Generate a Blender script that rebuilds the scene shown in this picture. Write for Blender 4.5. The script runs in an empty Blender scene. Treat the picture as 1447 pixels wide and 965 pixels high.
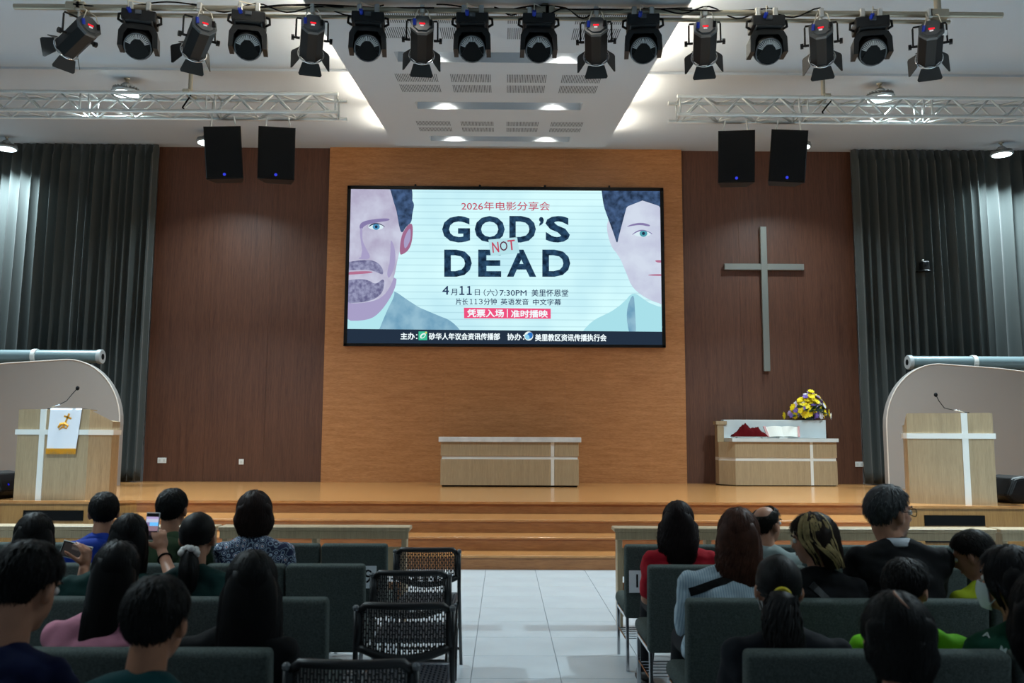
import bpy, bmesh, math, random
import numpy as np
from mathutils import Vector, Matrix, Quaternion, noise
random.seed(7)
rng = np.random.RandomState(11)
scene = bpy.context.scene
COL = scene.collection
PI = math.pi

# ------------------------------------------------------------------ camera
IW, IH = 1447, 965
FPX, PITCH, YAW, ROLL, CAMH = 1219.06, .111680, .0087379, .0044025, 1.5884
cF = Vector((math.sin(YAW)*math.cos(PITCH), math.cos(YAW)*math.cos(PITCH), math.sin(PITCH)))
_r0 = Vector((math.cos(YAW), -math.sin(YAW), 0)); _u0 = _r0.cross(cF)
cR = _r0*math.cos(ROLL) + _u0*math.sin(ROLL)
cU = _u0*math.cos(ROLL) - _r0*math.sin(ROLL)
cam_d = bpy.data.cameras.new('camera')
cam = bpy.data.objects.new('camera', cam_d); COL.objects.link(cam)
M = Matrix((cR, cU, -cF)).transposed().to_4x4(); M.translation = (0, 0, CAMH)
cam.matrix_world = M
cam_d.sensor_width = 36; cam_d.lens = FPX*36/IW
cam_d.clip_start = .05; cam_d.clip_end = 100
cam_d.dof.use_dof = True; cam_d.dof.focus_distance = 16; cam_d.dof.aperture_fstop = 4.0
scene.camera = cam

def ray(px, py): return cF*FPX + cR*(px-IW/2) - cU*(py-IH/2)
def at_y(px, py, Y):
    d = ray(px, py); return Vector((0, 0, CAMH)) + d*(Y/d.y)
def at_z(px, py, z):
    d = ray(px, py); return Vector((0, 0, CAMH)) + d*((z-CAMH)/d.z)

# ------------------------------------------------------------------ world, exposure
w = bpy.data.worlds.new('world'); scene.world = w; w.use_nodes = True
w.node_tree.nodes['Background'].inputs[0].default_value = (.68, .86, 1, 1)
w.node_tree.nodes['Background'].inputs[1].default_value = .16
scene.view_settings.view_transform = 'Standard'
scene.view_settings.look = 'None'
scene.view_settings.exposure = 0.0
scene.view_settings.gamma = 1.0
scene.view_settings.use_curve_mapping = False
HIGHBAY_W = 380.0      # audience-side and stage high bay lamps
COVE_W = 34
SPOT_W = 115.0

# ------------------------------------------------------------------ geometry constants
STAGE = .68           # stage height
WALL_Y = 17.95        # face of the dark wall panels
SLOPE = .14           # the ceiling rises towards the stage
def zc(y): return 7.75 - SLOPE*(WALL_Y - y)
PANEL_OFF = .38
ROW_Y = [6.1, 5.13, 4.07, 3.1, 2.1]

# ------------------------------------------------------------------ materials
def lin(c):
    if isinstance(c, str):
        c = c.lstrip('#'); c = [int(c[i:i+2], 16) for i in (0, 2, 4)]
        c = [v/255 for v in c]
        c = [v/12.92 if v <= .04045 else ((v+.055)/1.055)**2.4 for v in c]
    return (c[0], c[1], c[2], 1)
MATS = {}
def nodes_mat(name):
    m = bpy.data.materials.new(name); m.use_nodes = True
    nt = m.node_tree
    return m, nt, nt.nodes['Principled BSDF']
def mat(name, col='#808080', rough=.5, metal=0, spec=.5, bump=0, bscale=200, vary=0, vscale=3, sheen=0, coat=0):
    if name in MATS: return MATS[name]
    m, nt, b = nodes_mat(name)
    b.inputs['Base Color'].default_value = lin(col); b.inputs['Roughness'].default_value = rough
    b.inputs['Metallic'].default_value = metal; b.inputs['Specular IOR Level'].default_value = spec
    if sheen: b.inputs['Sheen Weight'].default_value = sheen
    if coat: b.inputs['Coat Weight'].default_value = coat; b.inputs['Coat Roughness'].default_value = .15
    tc = nt.nodes.new('ShaderNodeTexCoord')
    if vary:
        n = nt.nodes.new('ShaderNodeTexNoise'); n.inputs['Scale'].default_value = vscale; n.inputs['Detail'].default_value = 5
        nt.links.new(tc.outputs['Object'], n.inputs['Vector'])
        r = nt.nodes.new('ShaderNodeValToRGB'); c = lin(col)
        r.color_ramp.elements[0].position = .3; r.color_ramp.elements[1].position = .7
        r.color_ramp.elements[0].color = tuple(v*(1-vary) for v in c[:3]) + (1,)
        r.color_ramp.elements[1].color = tuple(min(1, v*(1+vary)) for v in c[:3]) + (1,)
        nt.links.new(n.outputs['Fac'], r.inputs[0]); nt.links.new(r.outputs[0], b.inputs['Base Color'])
    if bump:
        n = nt.nodes.new('ShaderNodeTexNoise'); n.inputs['Scale'].default_value = bscale; n.inputs['Detail'].default_value = 3
        nt.links.new(tc.outputs['Object'], n.inputs['Vector'])
        bp = nt.nodes.new('ShaderNodeBump'); bp.inputs['Strength'].default_value = bump; bp.inputs['Distance'].default_value = .01
        nt.links.new(n.outputs['Fac'], bp.inputs['Height']); nt.links.new(bp.outputs[0], b.inputs['Normal'])
    MATS[name] = m; return m
def wood(name, dark, light, scale=(1, 1, 1), rough=.4, coat=0, fine=1.0, spec=.5):
    """procedural wood: noise stretched along the grain (small scale = along the grain)"""
    if name in MATS: return MATS[name]
    m, nt, b = nodes_mat(name)
    tc = nt.nodes.new('ShaderNodeTexCoord'); mp = nt.nodes.new('ShaderNodeMapping'); mp.inputs['Scale'].default_value = scale
    nt.links.new(tc.outputs['Object'], mp.inputs['Vector'])
    n1 = nt.nodes.new('ShaderNodeTexNoise'); n1.inputs['Scale'].default_value = 1.0; n1.inputs['Detail'].default_value = 8; n1.inputs['Roughness'].default_value = .7; n1.inputs['Distortion'].default_value = .4
    n2 = nt.nodes.new('ShaderNodeTexNoise'); n2.inputs['Scale'].default_value = 6*fine; n2.inputs['Detail'].default_value = 4
    nt.links.new(mp.outputs[0], n1.inputs['Vector']); nt.links.new(mp.outputs[0], n2.inputs['Vector'])
    mx = nt.nodes.new('ShaderNodeMath'); mx.operation = 'MULTIPLY_ADD'; mx.inputs[1].default_value = .55; 
    m2 = nt.nodes.new('ShaderNodeMath'); m2.operation = 'MULTIPLY'; m2.inputs[1].default_value = .45
    nt.links.new(n2.outputs['Fac'], m2.inputs[0]); nt.links.new(n1.outputs['Fac'], mx.inputs[0]); nt.links.new(m2.outputs[0], mx.inputs[2])
    r = nt.nodes.new('ShaderNodeValToRGB'); r.color_ramp.elements[0].position = .36; r.color_ramp.elements[1].position = .64
    r.color_ramp.elements[0].color = lin(dark); r.color_ramp.elements[1].color = lin(light)
    nt.links.new(mx.outputs[0], r.inputs[0]); nt.links.new(r.outputs[0], b.inputs['Base Color'])
    b.inputs['Roughness'].default_value = rough; b.inputs['Specular IOR Level'].default_value = spec
    if coat: b.inputs['Coat Weight'].default_value = coat; b.inputs['Coat Roughness'].default_value = .12
    bp = nt.nodes.new('ShaderNodeBump'); bp.inputs['Strength'].default_value = .08; bp.inputs['Distance'].default_value = .01
    nt.links.new(mx.outputs[0], bp.inputs['Height']); nt.links.new(bp.outputs[0], b.inputs['Normal'])
    MATS[name] = m; return m
def emit(name, col, strength=1.0):
    if name in MATS: return MATS[name]
    m = bpy.data.materials.new(name); m.use_nodes = True; nt = m.node_tree
    nt.nodes.remove(nt.nodes['Principled BSDF'])
    e = nt.nodes.new('ShaderNodeEmission'); e.inputs[0].default_value = lin(col); e.inputs[1].default_value = strength
    nt.links.new(e.outputs[0], nt.nodes['Material Output'].inputs[0])
    MATS[name] = m; return m

# ------------------------------------------------------------------ mesh helpers
def _sph(nu=14, nv=8):
    v = [(0, 0, 1)]; f = []
    for j in range(1, nv):
        t = PI*j/nv
        for i in range(nu):
            a = 2*PI*i/nu; v.append((math.sin(t)*math.cos(a), math.sin(t)*math.sin(a), math.cos(t)))
    v.append((0, 0, -1)); L = len(v)-1
    for i in range(nu):
        k = (i+1) % nu
        f.append((0, 1+i, 1+k)); f.append((L, 1+(nv-2)*nu+k, 1+(nv-2)*nu+i))
        for j in range(nv-2):
            a, b_ = 1+j*nu, 1+(j+1)*nu
            f.append((a+i, b_+i, b_+k, a+k))
    return np.array(v), f
SPH = _sph(); SPH_S = _sph(8, 5)
def frame_of(d):
    d = Vector(d).normalized(); a = Vector((0, 0, 1)) if abs(d.z) < .95 else Vector((1, 0, 0))
    x = d.cross(a).normalized(); y = d.cross(x).normalized(); return x, y, d
class MB:
    """collects shapes for ONE mesh"""
    def __init__(s): s.v = []; s.f = []; s.mi = []; s.cur = 0
    def add(s, vs, fs):
        o = len(s.v); s.v.extend([tuple(p) for p in vs]); s.f.extend([tuple(i+o for i in q) for q in fs]); s.mi.extend([s.cur]*len(fs)); return s
    def box(s, x0, x1, y0, y1, z0, z1, M=None):
        vs = [Vector(p) for p in ((x0,y0,z0),(x1,y0,z0),(x1,y1,z0),(x0,y1,z0),(x0,y0,z1),(x1,y0,z1),(x1,y1,z1),(x0,y1,z1))]
        if M is not None: vs = [M @ p for p in vs]
        return s.add(vs, [(0,3,2,1),(4,5,6,7),(0,1,5,4),(1,2,6,5),(2,3,7,6),(3,0,4,7)])
    def rbox(s, x0, x1, y0, y1, z0, z1, r=.01, seg=2, M=None):
        bm = bmesh.new(); g = bmesh.ops.create_cube(bm, size=1)
        for p in bm.verts: p.co = Vector(((x0+x1)/2+p.co.x*(x1-x0), (y0+y1)/2+p.co.y*(y1-y0), (z0+z1)/2+p.co.z*(z1-z0)))
        r = min(r, .49*min(x1-x0, y1-y0, z1-z0))
        bmesh.ops.bevel(bm, geom=bm.edges[:], offset=r, segments=seg, affect='EDGES', profile=.5)
        bm.verts.index_update()
        vs = [p.co.copy() if M is None else M @ p.co for p in bm.verts]; fs = [[p.index for p in f.verts] for f in bm.faces]
        bm.free(); return s.add(vs, fs)
    def prism(s, pts, y0, y1, M=None):
        """polygon in xz, counter-clockwise seen from -y, extruded along y"""
        n = len(pts)
        vs = [Vector((p[0], y0, p[1])) for p in pts] + [Vector((p[0], y1, p[1])) for p in pts]
        if M is not None: vs = [M @ p for p in vs]
        fs = [tuple(range(n)), tuple(range(2*n-1, n-1, -1))] + [(i, n+i, n+(i+1) % n, (i+1) % n) for i in range(n)]
        return s.add(vs, fs)
    def zprism(s, pts, z0, z1, M=None):
        """polygon in xy, counter-clockwise from above"""
        n = len(pts)
        vs = [Vector((p[0], p[1], z0)) for p in pts] + [Vector((p[0], p[1], z1)) for p in pts]
        if M is not None: vs = [M @ p for p in vs]
        fs = [tuple(range(n-1, -1, -1)), tuple(range(n, 2*n))] + [(i, (i+1) % n, n+(i+1) % n, n+i) for i in range(n)]
        return s.add(vs, fs)
    def cyl(s, p0, p1, r0, r1=None, n=10):
        r1 = r0 if r1 is None else r1; p0, p1 = Vector(p0), Vector(p1); x, y, d = frame_of(p1-p0)
        vs = [p0+(x*math.cos(2*PI*i/n)+y*math.sin(2*PI*i/n))*r0 for i in range(n)] + [p1+(x*math.cos(2*PI*i/n)+y*math.sin(2*PI*i/n))*r1 for i in range(n)]
        fs = [tuple(range(n-1, -1, -1)), tuple(range(n, 2*n))] + [(i, (i+1) % n, n+(i+1) % n, n+i) for i in range(n)]
        return s.add(vs, fs)
    def tube(s, pts, r, n=6, closed=False):
        pts = [Vector(p) for p in pts]; k = len(pts); rr = r if hasattr(r, '__len__') else [r]*k
        vs = []; fs = []; up = None
        for i, p in enumerate(pts):
            d = (pts[min(i+1, k-1)]-pts[max(i-1, 0)]) if not closed else (pts[(i+1) % k]-pts[i-1])
            if d.length < 1e-9: d = Vector((0, 0, 1))
            d.normalize()
            if up is None: up = frame_of(d)[0]
            x = (up-d*up.dot(d))
            x = x.normalized() if x.length > 1e-6 else frame_of(d)[0]
            up = x; y = d.cross(x)
            vs += [p+(x*math.cos(2*PI*j/n)+y*math.sin(2*PI*j/n))*rr[i] for j in range(n)]
        for i in range(k-1 if not closed else k):
            a, b = i*n, ((i+1) % k)*n
            fs += [(a+j, a+(j+1) % n, b+(j+1) % n, b+j) for j in range(n)]
        if not closed: fs += [tuple(range(n-1, -1, -1)), tuple((k-1)*n+j for j in range(n))]
        return s.add(vs, fs)
    def ell(s, c, r, M=None, small=False):
        V_, F_ = SPH_S if small else SPH
        A = V_*np.array(r)
        if M is not None: A = A @ np.array(M.to_3x3()).T
        return s.add(A+np.array(c), F_)
    def lathe(s, prof, n=20, M=None):
        """profile of (r, z), about z"""
        vs = []; fs = []; k = len(prof)
        for r, z in prof:
            vs += [Vector((r*math.cos(2*PI*i/n), r*math.sin(2*PI*i/n), z)) for i in range(n)]
        for j in range(k-1):
            a, b = j*n, (j+1)*n
            fs += [(a+i, a+(i+1) % n, b+(i+1) % n, b+i) for i in range(n)]
        fs += [tuple(range(n-1, -1, -1)), tuple((k-1)*n+i for i in range(n))]
        if M is not None: vs = [M @ p for p in vs]
        return s.add(vs, fs)
    def mesh(s, name, m=None, smooth=False):
        me = bpy.data.meshes.new(name); me.from_pydata(s.v, [], s.f)
        for q in (m if isinstance(m, (list, tuple)) else [m]):
            if q is not None: me.materials.append(q)
        if any(s.mi): me.polygons.foreach_set('material_index', s.mi)
        if smooth: 
            me.polygons.foreach_set('use_smooth', [True]*len(me.polygons))
            if smooth == 'auto' : me.set_sharp_from_angle(angle=math.radians(38))
        me.update(); return me
    def build(s, name, m, parent=None, smooth=False, loc=None):
        return link(name, s.mesh(name, m, smooth), parent, loc)
def link(name, data, parent=None, loc=None, rz=0):
    o = bpy.data.objects.new(name, data); COL.objects.link(o)
    if parent is not None: o.parent = parent
    if loc is not None: o.location = loc
    if rz: o.rotation_euler.z = rz
    return o
def tag(o, label=None, cat=None, group=None, kind=None):
    if label: o['label'] = label
    if cat: o['category'] = cat
    if group: o['group'] = group
    if kind: o['kind'] = kind
    return o
def thing(name, label, cat, loc=(0, 0, 0), rz=0, group=None, kind=None):
    return tag(link(name, None, None, loc, rz), label, cat, group, kind)
def copy_tree(o, parent=None):
    c = o.copy(); COL.objects.link(c); c.parent = parent
    for ch in list(o.children): copy_tree(ch, c)
    return c
def RZ(a): return Matrix.Rotation(a, 4, 'Z')
def RX(a): return Matrix.Rotation(a, 4, 'X')
def RY(a): return Matrix.Rotation(a, 4, 'Y')
def T(x, y, z): return Matrix.Translation((x, y, z))
def lamp(name, typ, parent, loc, energy, col=(1, 1, 1), **kw):
    d = bpy.data.lights.new(name, typ); d.energy = energy; d.color = col
    for k, v in kw.items(): setattr(d, k, v)
    o = link(name, d, parent, loc); return o

# a small side scene in which lettering and remeshed shapes are evaluated
_ts = bpy.data.scenes.new('workbench')
def evaluated_mesh(o):
    _ts.collection.objects.link(o); vl = _ts.view_layers[0]; vl.update()
    me = bpy.data.meshes.new_from_object(o.evaluated_get(vl.depsgraph))
    bpy.data.objects.remove(o); return me
def text_mesh(body, bold=0.0, size=1.0, shear=0, center=False):
    c = bpy.data.curves.new('lettering', 'FONT'); c.body = body; c.offset = bold; c.size = size; c.resolution_u = 3; c.shear = shear
    if center: c.align_x = 'CENTER'; c.align_y = 'CENTER'
    me = evaluated_mesh(bpy.data.objects.new('lettering', c)); me.materials.clear(); return me
# ================================================================== materials used by the setting
M_orange = wood('orange wood laminate', '#935c30', '#b98150', (1.6, 6, 16), .42, fine=1.4)
M_brown = wood('dark brown wood laminate', '#45281c', '#64402f', (22, 8, .9), .45)
M_stage = wood('polished stage wood', '#a26c3c', '#bf8a54', (1.5, 9, 9), .24, coat=.35)
M_riser = wood('riser wood', '#85542f', '#a67044', (1.6, 6, 14), .38)
M_pale = wood('pale oak laminate', '#8f7b5f', '#ac9777', (30, 10, 1.2), .45)
M_plat = wood('platform front wood', '#8c6232', '#a87c46', (22, 6, 1.2), .42)
M_ceil = mat('white ceiling paint', '#b0b8c0', .85, spec=.2)
M_white = mat('white trim', '#dcdcd8', .35)
M_black = mat('black plastic', '#070708', .42, spec=.28)
M_matblack = mat('matt black', '#050506', .85, spec=.2)
M_chrome = mat('chrome', '#c8c9cc', .16, 1)
M_alu = mat('aluminium', '#c6c8c6', .34, .45)
M_steel = mat('painted steel pipe', '#a39c8b', .35, .6)
M_part = mat('warm white partition', '#97918d', .7, bump=.05, bscale=90)
M_fabric = mat('dark green grey upholstery', '#4a524f', .95, spec=.12, bump=.6, bscale=300, vary=.3, vscale=120)
M_tile = mat('pale grey floor tile', '#b6bec4', .25, spec=.45, vary=.05, vscale=2.2)
M_grout = mat('grout', '#5b6064', .8)

# ================================================================== floor with tiles
TILE = .6; TX0, TY0 = -.2123, 5.9537
fl = MB().box(-12, 12, -3.5, 18.2, -.2, -.012).build('floor', M_grout)
tag(fl, 'pale grey tiled floor of the hall', None, kind='structure')
tm = MB().rbox(-.2985, .2985, -.2985, .2985, -.011, 0, .003, 1).mesh('tile', M_tile)
rest = MB()
for i in range(-16, 17):
    for j in range(-12, 9):
        cx, cy = TX0+(i+.5)*TILE, TY0+(j+.5)*TILE
        if -6 <= i <= 6 and -6 <= j < 8:
            link('tile', tm, fl, (cx, cy, 0))
        else:
            rest.box(cx-.2985, cx+.2985, cy-.2985, cy+.2985, -.011, 0)
tag(rest.build('tiles_beyond_aisle', M_tile, fl), kind='stuff')

# ================================================================== stage, steps, side platforms
stg = thing('stage', 'wide wooden stage with four steps', None, (0, 0, 0), kind='structure')
EDGE = 12.6; PL, PR = 12.38, 12.1
outline = [(-12, PL), (-5.68, PL), (-5.28, EDGE), (5.2, EDGE), (5.55, PR), (12, PR), (12, 18.1), (-12, 18.1)]
def inset(o, d): return [(x, y+d if y < 14 else y) for x, y in o]
MB().zprism(outline, STAGE-.035, STAGE).build('deck', M_stage, stg)
MB().zprism([(-5.28, EDGE+.03), (5.2, EDGE+.03), (5.2, 18), (-5.28, 18)], 0, STAGE-.035).build('riser', M_riser, stg)
MB().zprism([(-12, PL+.03), (-5.7, PL+.03), (-5.27, EDGE+.03), (-5.27, 18), (-12, 18)], 0, STAGE-.035).build('platform_front', M_plat, stg)
MB().zprism([(5.19, EDGE+.03), (5.57, PR+.03), (12, PR+.03), (12, 18), (5.19, 18)], 0, STAGE-.035).build('platform_front', M_plat, stg)
for k, (y0, y1) in enumerate([(10.74, 11.18), (11.18, 11.68), (11.68, EDGE+.02)]):
    z1 = .17*(k+1)
    e0 = -5.28 if k < 2 else -5.3
    MB().rbox(-5.26, 5.18, y0-.012, y1+.02, z1-.03, z1, .004, 1).build('tread', M_stage, stg)
    MB().box(-5.26, 5.18, y0, y1+.01, z1-.17, z1-.03).build('riser', M_riser, stg)
# black openings in the platform fronts
for (xa, xb, Y) in ((32, 116, PL), (1307, 1393, PR)):
    p, q = at_y(xa, 725, Y), at_y(xb, 738, Y)
    for z1, z0 in ((STAGE-.13, STAGE-.27), (STAGE-.36, STAGE-.5)):
        MB().box(p.x, q.x, Y+.012, Y+.06, z0, z1).build('vent_opening', M_matblack, stg)
# ================================================================== walls
wb = tag(MB().box(-12, 12, 18.0, 18.3, 0, 8.1).build('wall_back', M_ceil), 'rear wall behind the stage', None, kind='structure')
for x0, x1 in ((-7.4, -3.72), (3.74, 7.42)):
    n = 3; wd = (x1-x0)/n
    for i in range(n):
        MB().rbox(x0+i*wd+.001, x0+(i+1)*wd-.001, WALL_Y, 18.02, STAGE, zc(WALL_Y)+.02, .002, 1).build('dark_wood_panel', M_brown, wb)
xs = [-3.735, -1.24, 1.26, 3.755]
for i in range(3):
    MB().rbox(xs[i]+.0006, xs[i+1]-.0006, WALL_Y-.12, 18.01, STAGE, zc(WALL_Y-.12)+.02, .001, 1).build('orange_wood_panel', M_orange, wb)
tag(MB().box(-12.2, -12, -3.5, 18.3, -.2, 8.2).build('wall_left', M_ceil), 'plain white left side wall', None, kind='structure')
tag(MB().box(12, 12.2, -3.5, 18.3, -.2, 8.2).build('wall_right', M_ceil), 'plain white right side wall', None, kind='structure')
# ================================================================== sloping ceiling
ce = tag(MB().add([(-12.2, -3.6, zc(-3.6)), (12.2, -3.6, zc(-3.6)), (12.2, 12.1, zc(12.1)), (-12.2, 12.1, zc(12.1)),
      (-12.2, -3.6, 8.4), (12.2, -3.6, 8.4), (12.2, 12.1, 8.4), (-12.2, 12.1, 8.4)],
     [(0,1,2,3),(7,6,5,4),(0,4,5,1),(1,5,6,2),(2,6,7,3),(3,7,4,0)]).build('ceiling', M_ceil), 'white ceiling sloping up to the stage', None, kind='structure')
MB().add([(-12.2, 12.1, zc(12.1)-.035), (12.2, 12.1, zc(12.1)-.035), (12.2, 18.3, zc(18.3)), (-12.2, 18.3, zc(18.3)),
      (-12.2, 12.1, 8.4), (12.2, 12.1, 8.4), (12.2, 18.3, 8.4), (-12.2, 18.3, 8.4)],
     [(0,1,2,3),(7,6,5,4),(0,4,5,1),(1,5,6,2),(2,6,7,3),(3,7,4,0)]).build('ceiling_bay', M_ceil, ce)
# ---- dropped centre panel with light troughs and slotted vents
PX0, PX1, PY0, PY1 = -2.08, 1.885, 1.0, 15.8
pan = thing('ceiling_panel', 'white dropped ceiling panel with slotted vents and light troughs', None, (0, 0, 0), kind='structure')
TH = .06
def zp(y): return zc(y) - PANEL_OFF          # underside of the panel
troughs = [(14.9, 15.33), (12.49, 12.93), (10.07, 10.49), (7.6, 8.02)]
TX = (-1.37, 1.165)
def slab(mb, x0, x1, y0, y1, d0=0, d1=TH):
    mb.add([(x0,y0,zp(y0)+d0),(x1,y0,zp(y0)+d0),(x1,y1,zp(y1)+d0),(x0,y1,zp(y1)+d0),(x0,y0,zp(y0)+d1),(x1,y0,zp(y0)+d1),(x1,y1,zp(y1)+d1),(x0,y1,zp(y1)+d1)],
           [(0,3,2,1),(4,5,6,7),(0,1,5,4),(1,2,6,5),(2,3,7,6),(3,0,4,7)])
pb = MB(); slab(pb, PX0, TX[0], PY0, PY1); slab(pb, TX[1], PX1, PY0, PY1)
ys = [PY1] + [v for t in troughs for v in (t[1], t[0])] + [PY0]
for i in range(0, len(ys), 2): slab(pb, TX[0], TX[1], ys[i+1], ys[i])
pb.build('panel_board', M_ceil, pan)
M_spot = emit('downlight lens', '#fff2dc', 12)
for (y0, y1) in troughs:
    tb = MB(); D1 = .30
    slab(tb, TX[0]-.02, TX[1]+.02, y0-.02, y1+.02, D1, D1+.02)
    slab(tb, TX[0]-.02, TX[0], y0-.02, y1+.02, TH, D1); slab(tb, TX[1], TX[1]+.02, y0-.02, y1+.02, TH, D1)
    slab(tb, TX[0], TX[1], y0-.02, y0, TH, D1); slab(tb, TX[0], TX[1], y1, y1+.02, TH, D1)
    tb.build('light_trough', M_ceil, pan)
    for fx in (.17, .83):
        x = TX[0]+(TX[1]-TX[0])*fx; y = y1-.19
        ob = MB().cyl((x, y, zp(y)+D1-.035), (x, y, zp(y)+D1-.001), .05, .05, 14).build('downlight', M_spot, pan)
        lamp('downlight_beam', 'SPOT', pan, (x, y, zp(y)+D1-.045), SPOT_W*(1 if y > 9 else .15), (1, .93, .82), spot_size=math.radians(118), spot_blend=.7, shadow_soft_size=.05)
M_slot = mat('dark slot', '#3c3e42', .9)
gy = [(14.22, 14.51, 13.76, 14.07), (11.55, 11.93, 11.02, 11.4), (9.19, 9.57, 8.66, 9.05)]
GX = [(-1.39, -.82), (-.65, -.10), (.11, .65), (.85, 1.39)]
for g in gy:
    for (ya, yb) in ((g[0], g[1]), (g[2], g[3])):
        for (xa, xb) in GX:
            sb = MB(); n = 24
            for i in range(n):
                x = xa + (xb-xa)*(i+.5)/n - .1
                slab(sb, x-.0045, x+.0045, ya, yb, -.0015, .004)
            sb.build('vent_slots', M_slot, pan)
# cove lamps lying on the panel's edges
M_cove = emit('cove tube', '#ffe6c4', 9)
for sx, xe in ((-1, PX0), (1, PX1)):
    for k in range(6):
        y0 = 3.6+k*2.15; y1 = y0+1.5
        x = xe - sx*.045
        zt = lambda y: zp(y)+TH+.03
        MB().cyl((x, y0, zt(y0)), (x, y1, zt(y1)), .018, n=8).build('cove_tube', M_cove, pan)
        a = lamp('cove_light', 'AREA', pan, (x, (y0+y1)/2, zt((y0+y1)/2)+.022), COVE_W, (1, .87, .68), shape='RECTANGLE', size=.04, size_y=1.5)
        a.rotation_euler = (PI+math.atan(SLOPE), 0, 0)
        a.rotation_euler = (Matrix.Rotation(math.atan(SLOPE), 3, 'X') @ Matrix.Rotation(sx*math.radians(38), 3, 'Y') @ Matrix.Rotation(PI, 3, 'X')).to_euler()
    for y in (2.2, 6, 9.6, 14.5):
        MB().cyl((xe-sx*.5, y, zp(y)+TH-.01), (xe-sx*.5, y, zc(y)+.02), .015, n=6).build('hanger_rod', M_alu, pan)
# ================================================================== curtains
def curtain(name, label, x0, x1, folds, seed, lean):
    r = random.Random(seed); n = folds*12; nz = 26; zt, zb = zc(17.7)-.02, STAGE+.02
    ph = [r.uniform(.7, 1.3) for _ in range(folds)]; tot = sum(ph); edges = [0]
    for p in ph: edges.append(edges[-1]+p/tot)
    am = [r.uniform(.6, 1.15) for _ in range(folds)]
    def fold(u):
        for i in range(folds):
            if u <= edges[i+1] or i == folds-1:
                t = (u-edges[i])/(edges[i+1]-edges[i]); return am[i], t
    b = MB(); vs = []; fs = []
    for j in range(nz+1):
        v = j/nz; z = zt+(zb-zt)*v
        top = max(0, 1-v*22)
        for i in range(n+1):
            u = i/n; a, t = fold(u)
            d = .19*a*(1-top*.75)*(.5-.5*math.cos(2*PI*t))**.8
            x = x0+(x1-x0)*u + .035*math.sin(2*PI*t)*(1-top) + lean*v*(.4+.6*math.sin(u*5+seed)**2)
            y = 17.66-d + .02*math.sin(9*v+u*20)*v + top*.012*math.sin(u*folds*14)
            vs.append((x, y, z))
    N = (n+1)*(nz+1)
    vs += [(x, y+.008, z) for x, y, z in vs]
    for j in range(nz):
        for i in range(n):
            a = j*(n+1)+i
            fs.append((a, a+n+1, a+n+2, a+1)); fs.append((N+a, N+a+1, N+a+n+2, N+a+n+1))
    for i in range(n):
        fs.append((i, i+1, N+i+1, N+i)); q = nz*(n+1)+i; fs.append((q, N+q, N+q+1, q+1))
    for j in range(nz):
        q = j*(n+1); fs.append((q, N+q, N+q+n+1, q+n+1)); q += n; fs.append((q, q+n+1, N+q+n+1, N+q))
    b.add(vs, fs)
    o = b.build(name, M_curt, None, True)
    return tag(o, label, 'curtain', 'dark stage curtains')
M_curt = mat('dark grey green curtain', '#3b403f', .85, spec=.25, bump=.12, bscale=300, sheen=.2)
curtain('curtain', 'dark grey curtain hanging beside the left brown wall panel', -8.75, -7.3, 9, 1, -.05)
curtain('curtain', 'dark grey curtain at the far left, lit by the high bay lamp', -11.9, -8.72, 15, 2, -.12)
curtain('curtain', 'dark grey curtain hanging beside the right brown wall panel', 7.32, 9.1, 10, 3, .05)
curtain('curtain', 'dark grey curtain at the far right, lit by the high bay lamp', 9.07, 11.9, 14, 4, .1)
# ================================================================== LED screen
SY = 17.80 - .012
scr = thing('led_screen', 'large landscape LED screen showing a film event poster', 'screen', (0, 17.8, 3.47))
def S(px, py, Y=SY):            # a point of the screen face, in the screen's own frame
    p = at_y(px, py, Y); return (p.x, p.y-17.8, p.z-3.47)
X0s, X1s, Z0s, Z1s = -3.335, 3.35, 0, 3.41
MB().rbox(X0s+.02, X1s-.02, .0, .03, .02, Z1s-.02, .004, 1).build('cabinet', M_matblack, scr)
fr = MB()
fw = .075
fr.rbox(X0s, X1s, -.025, .035, Z1s-fw, Z1s, .006, 1); fr.rbox(X0s, X1s, -.025, .035, 0, fw*.8, .006, 1)
fr.rbox(X0s, X0s+fw, -.025, .035, 0, Z1s, .006, 1); fr.rbox(X1s-fw, X1s, -.025, .035, 0, Z1s, .006, 1)
fr.build('frame', M_black, scr)
for px in (587, 678, 770, 861):
    c = at_y(px, 262, 17.8)
    MB().cyl((c.x, 0, Z1s-.005), (c.x, 0, Z1s+.04), .025, .02, 10).build('hanging_eye', M_black, scr)
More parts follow.
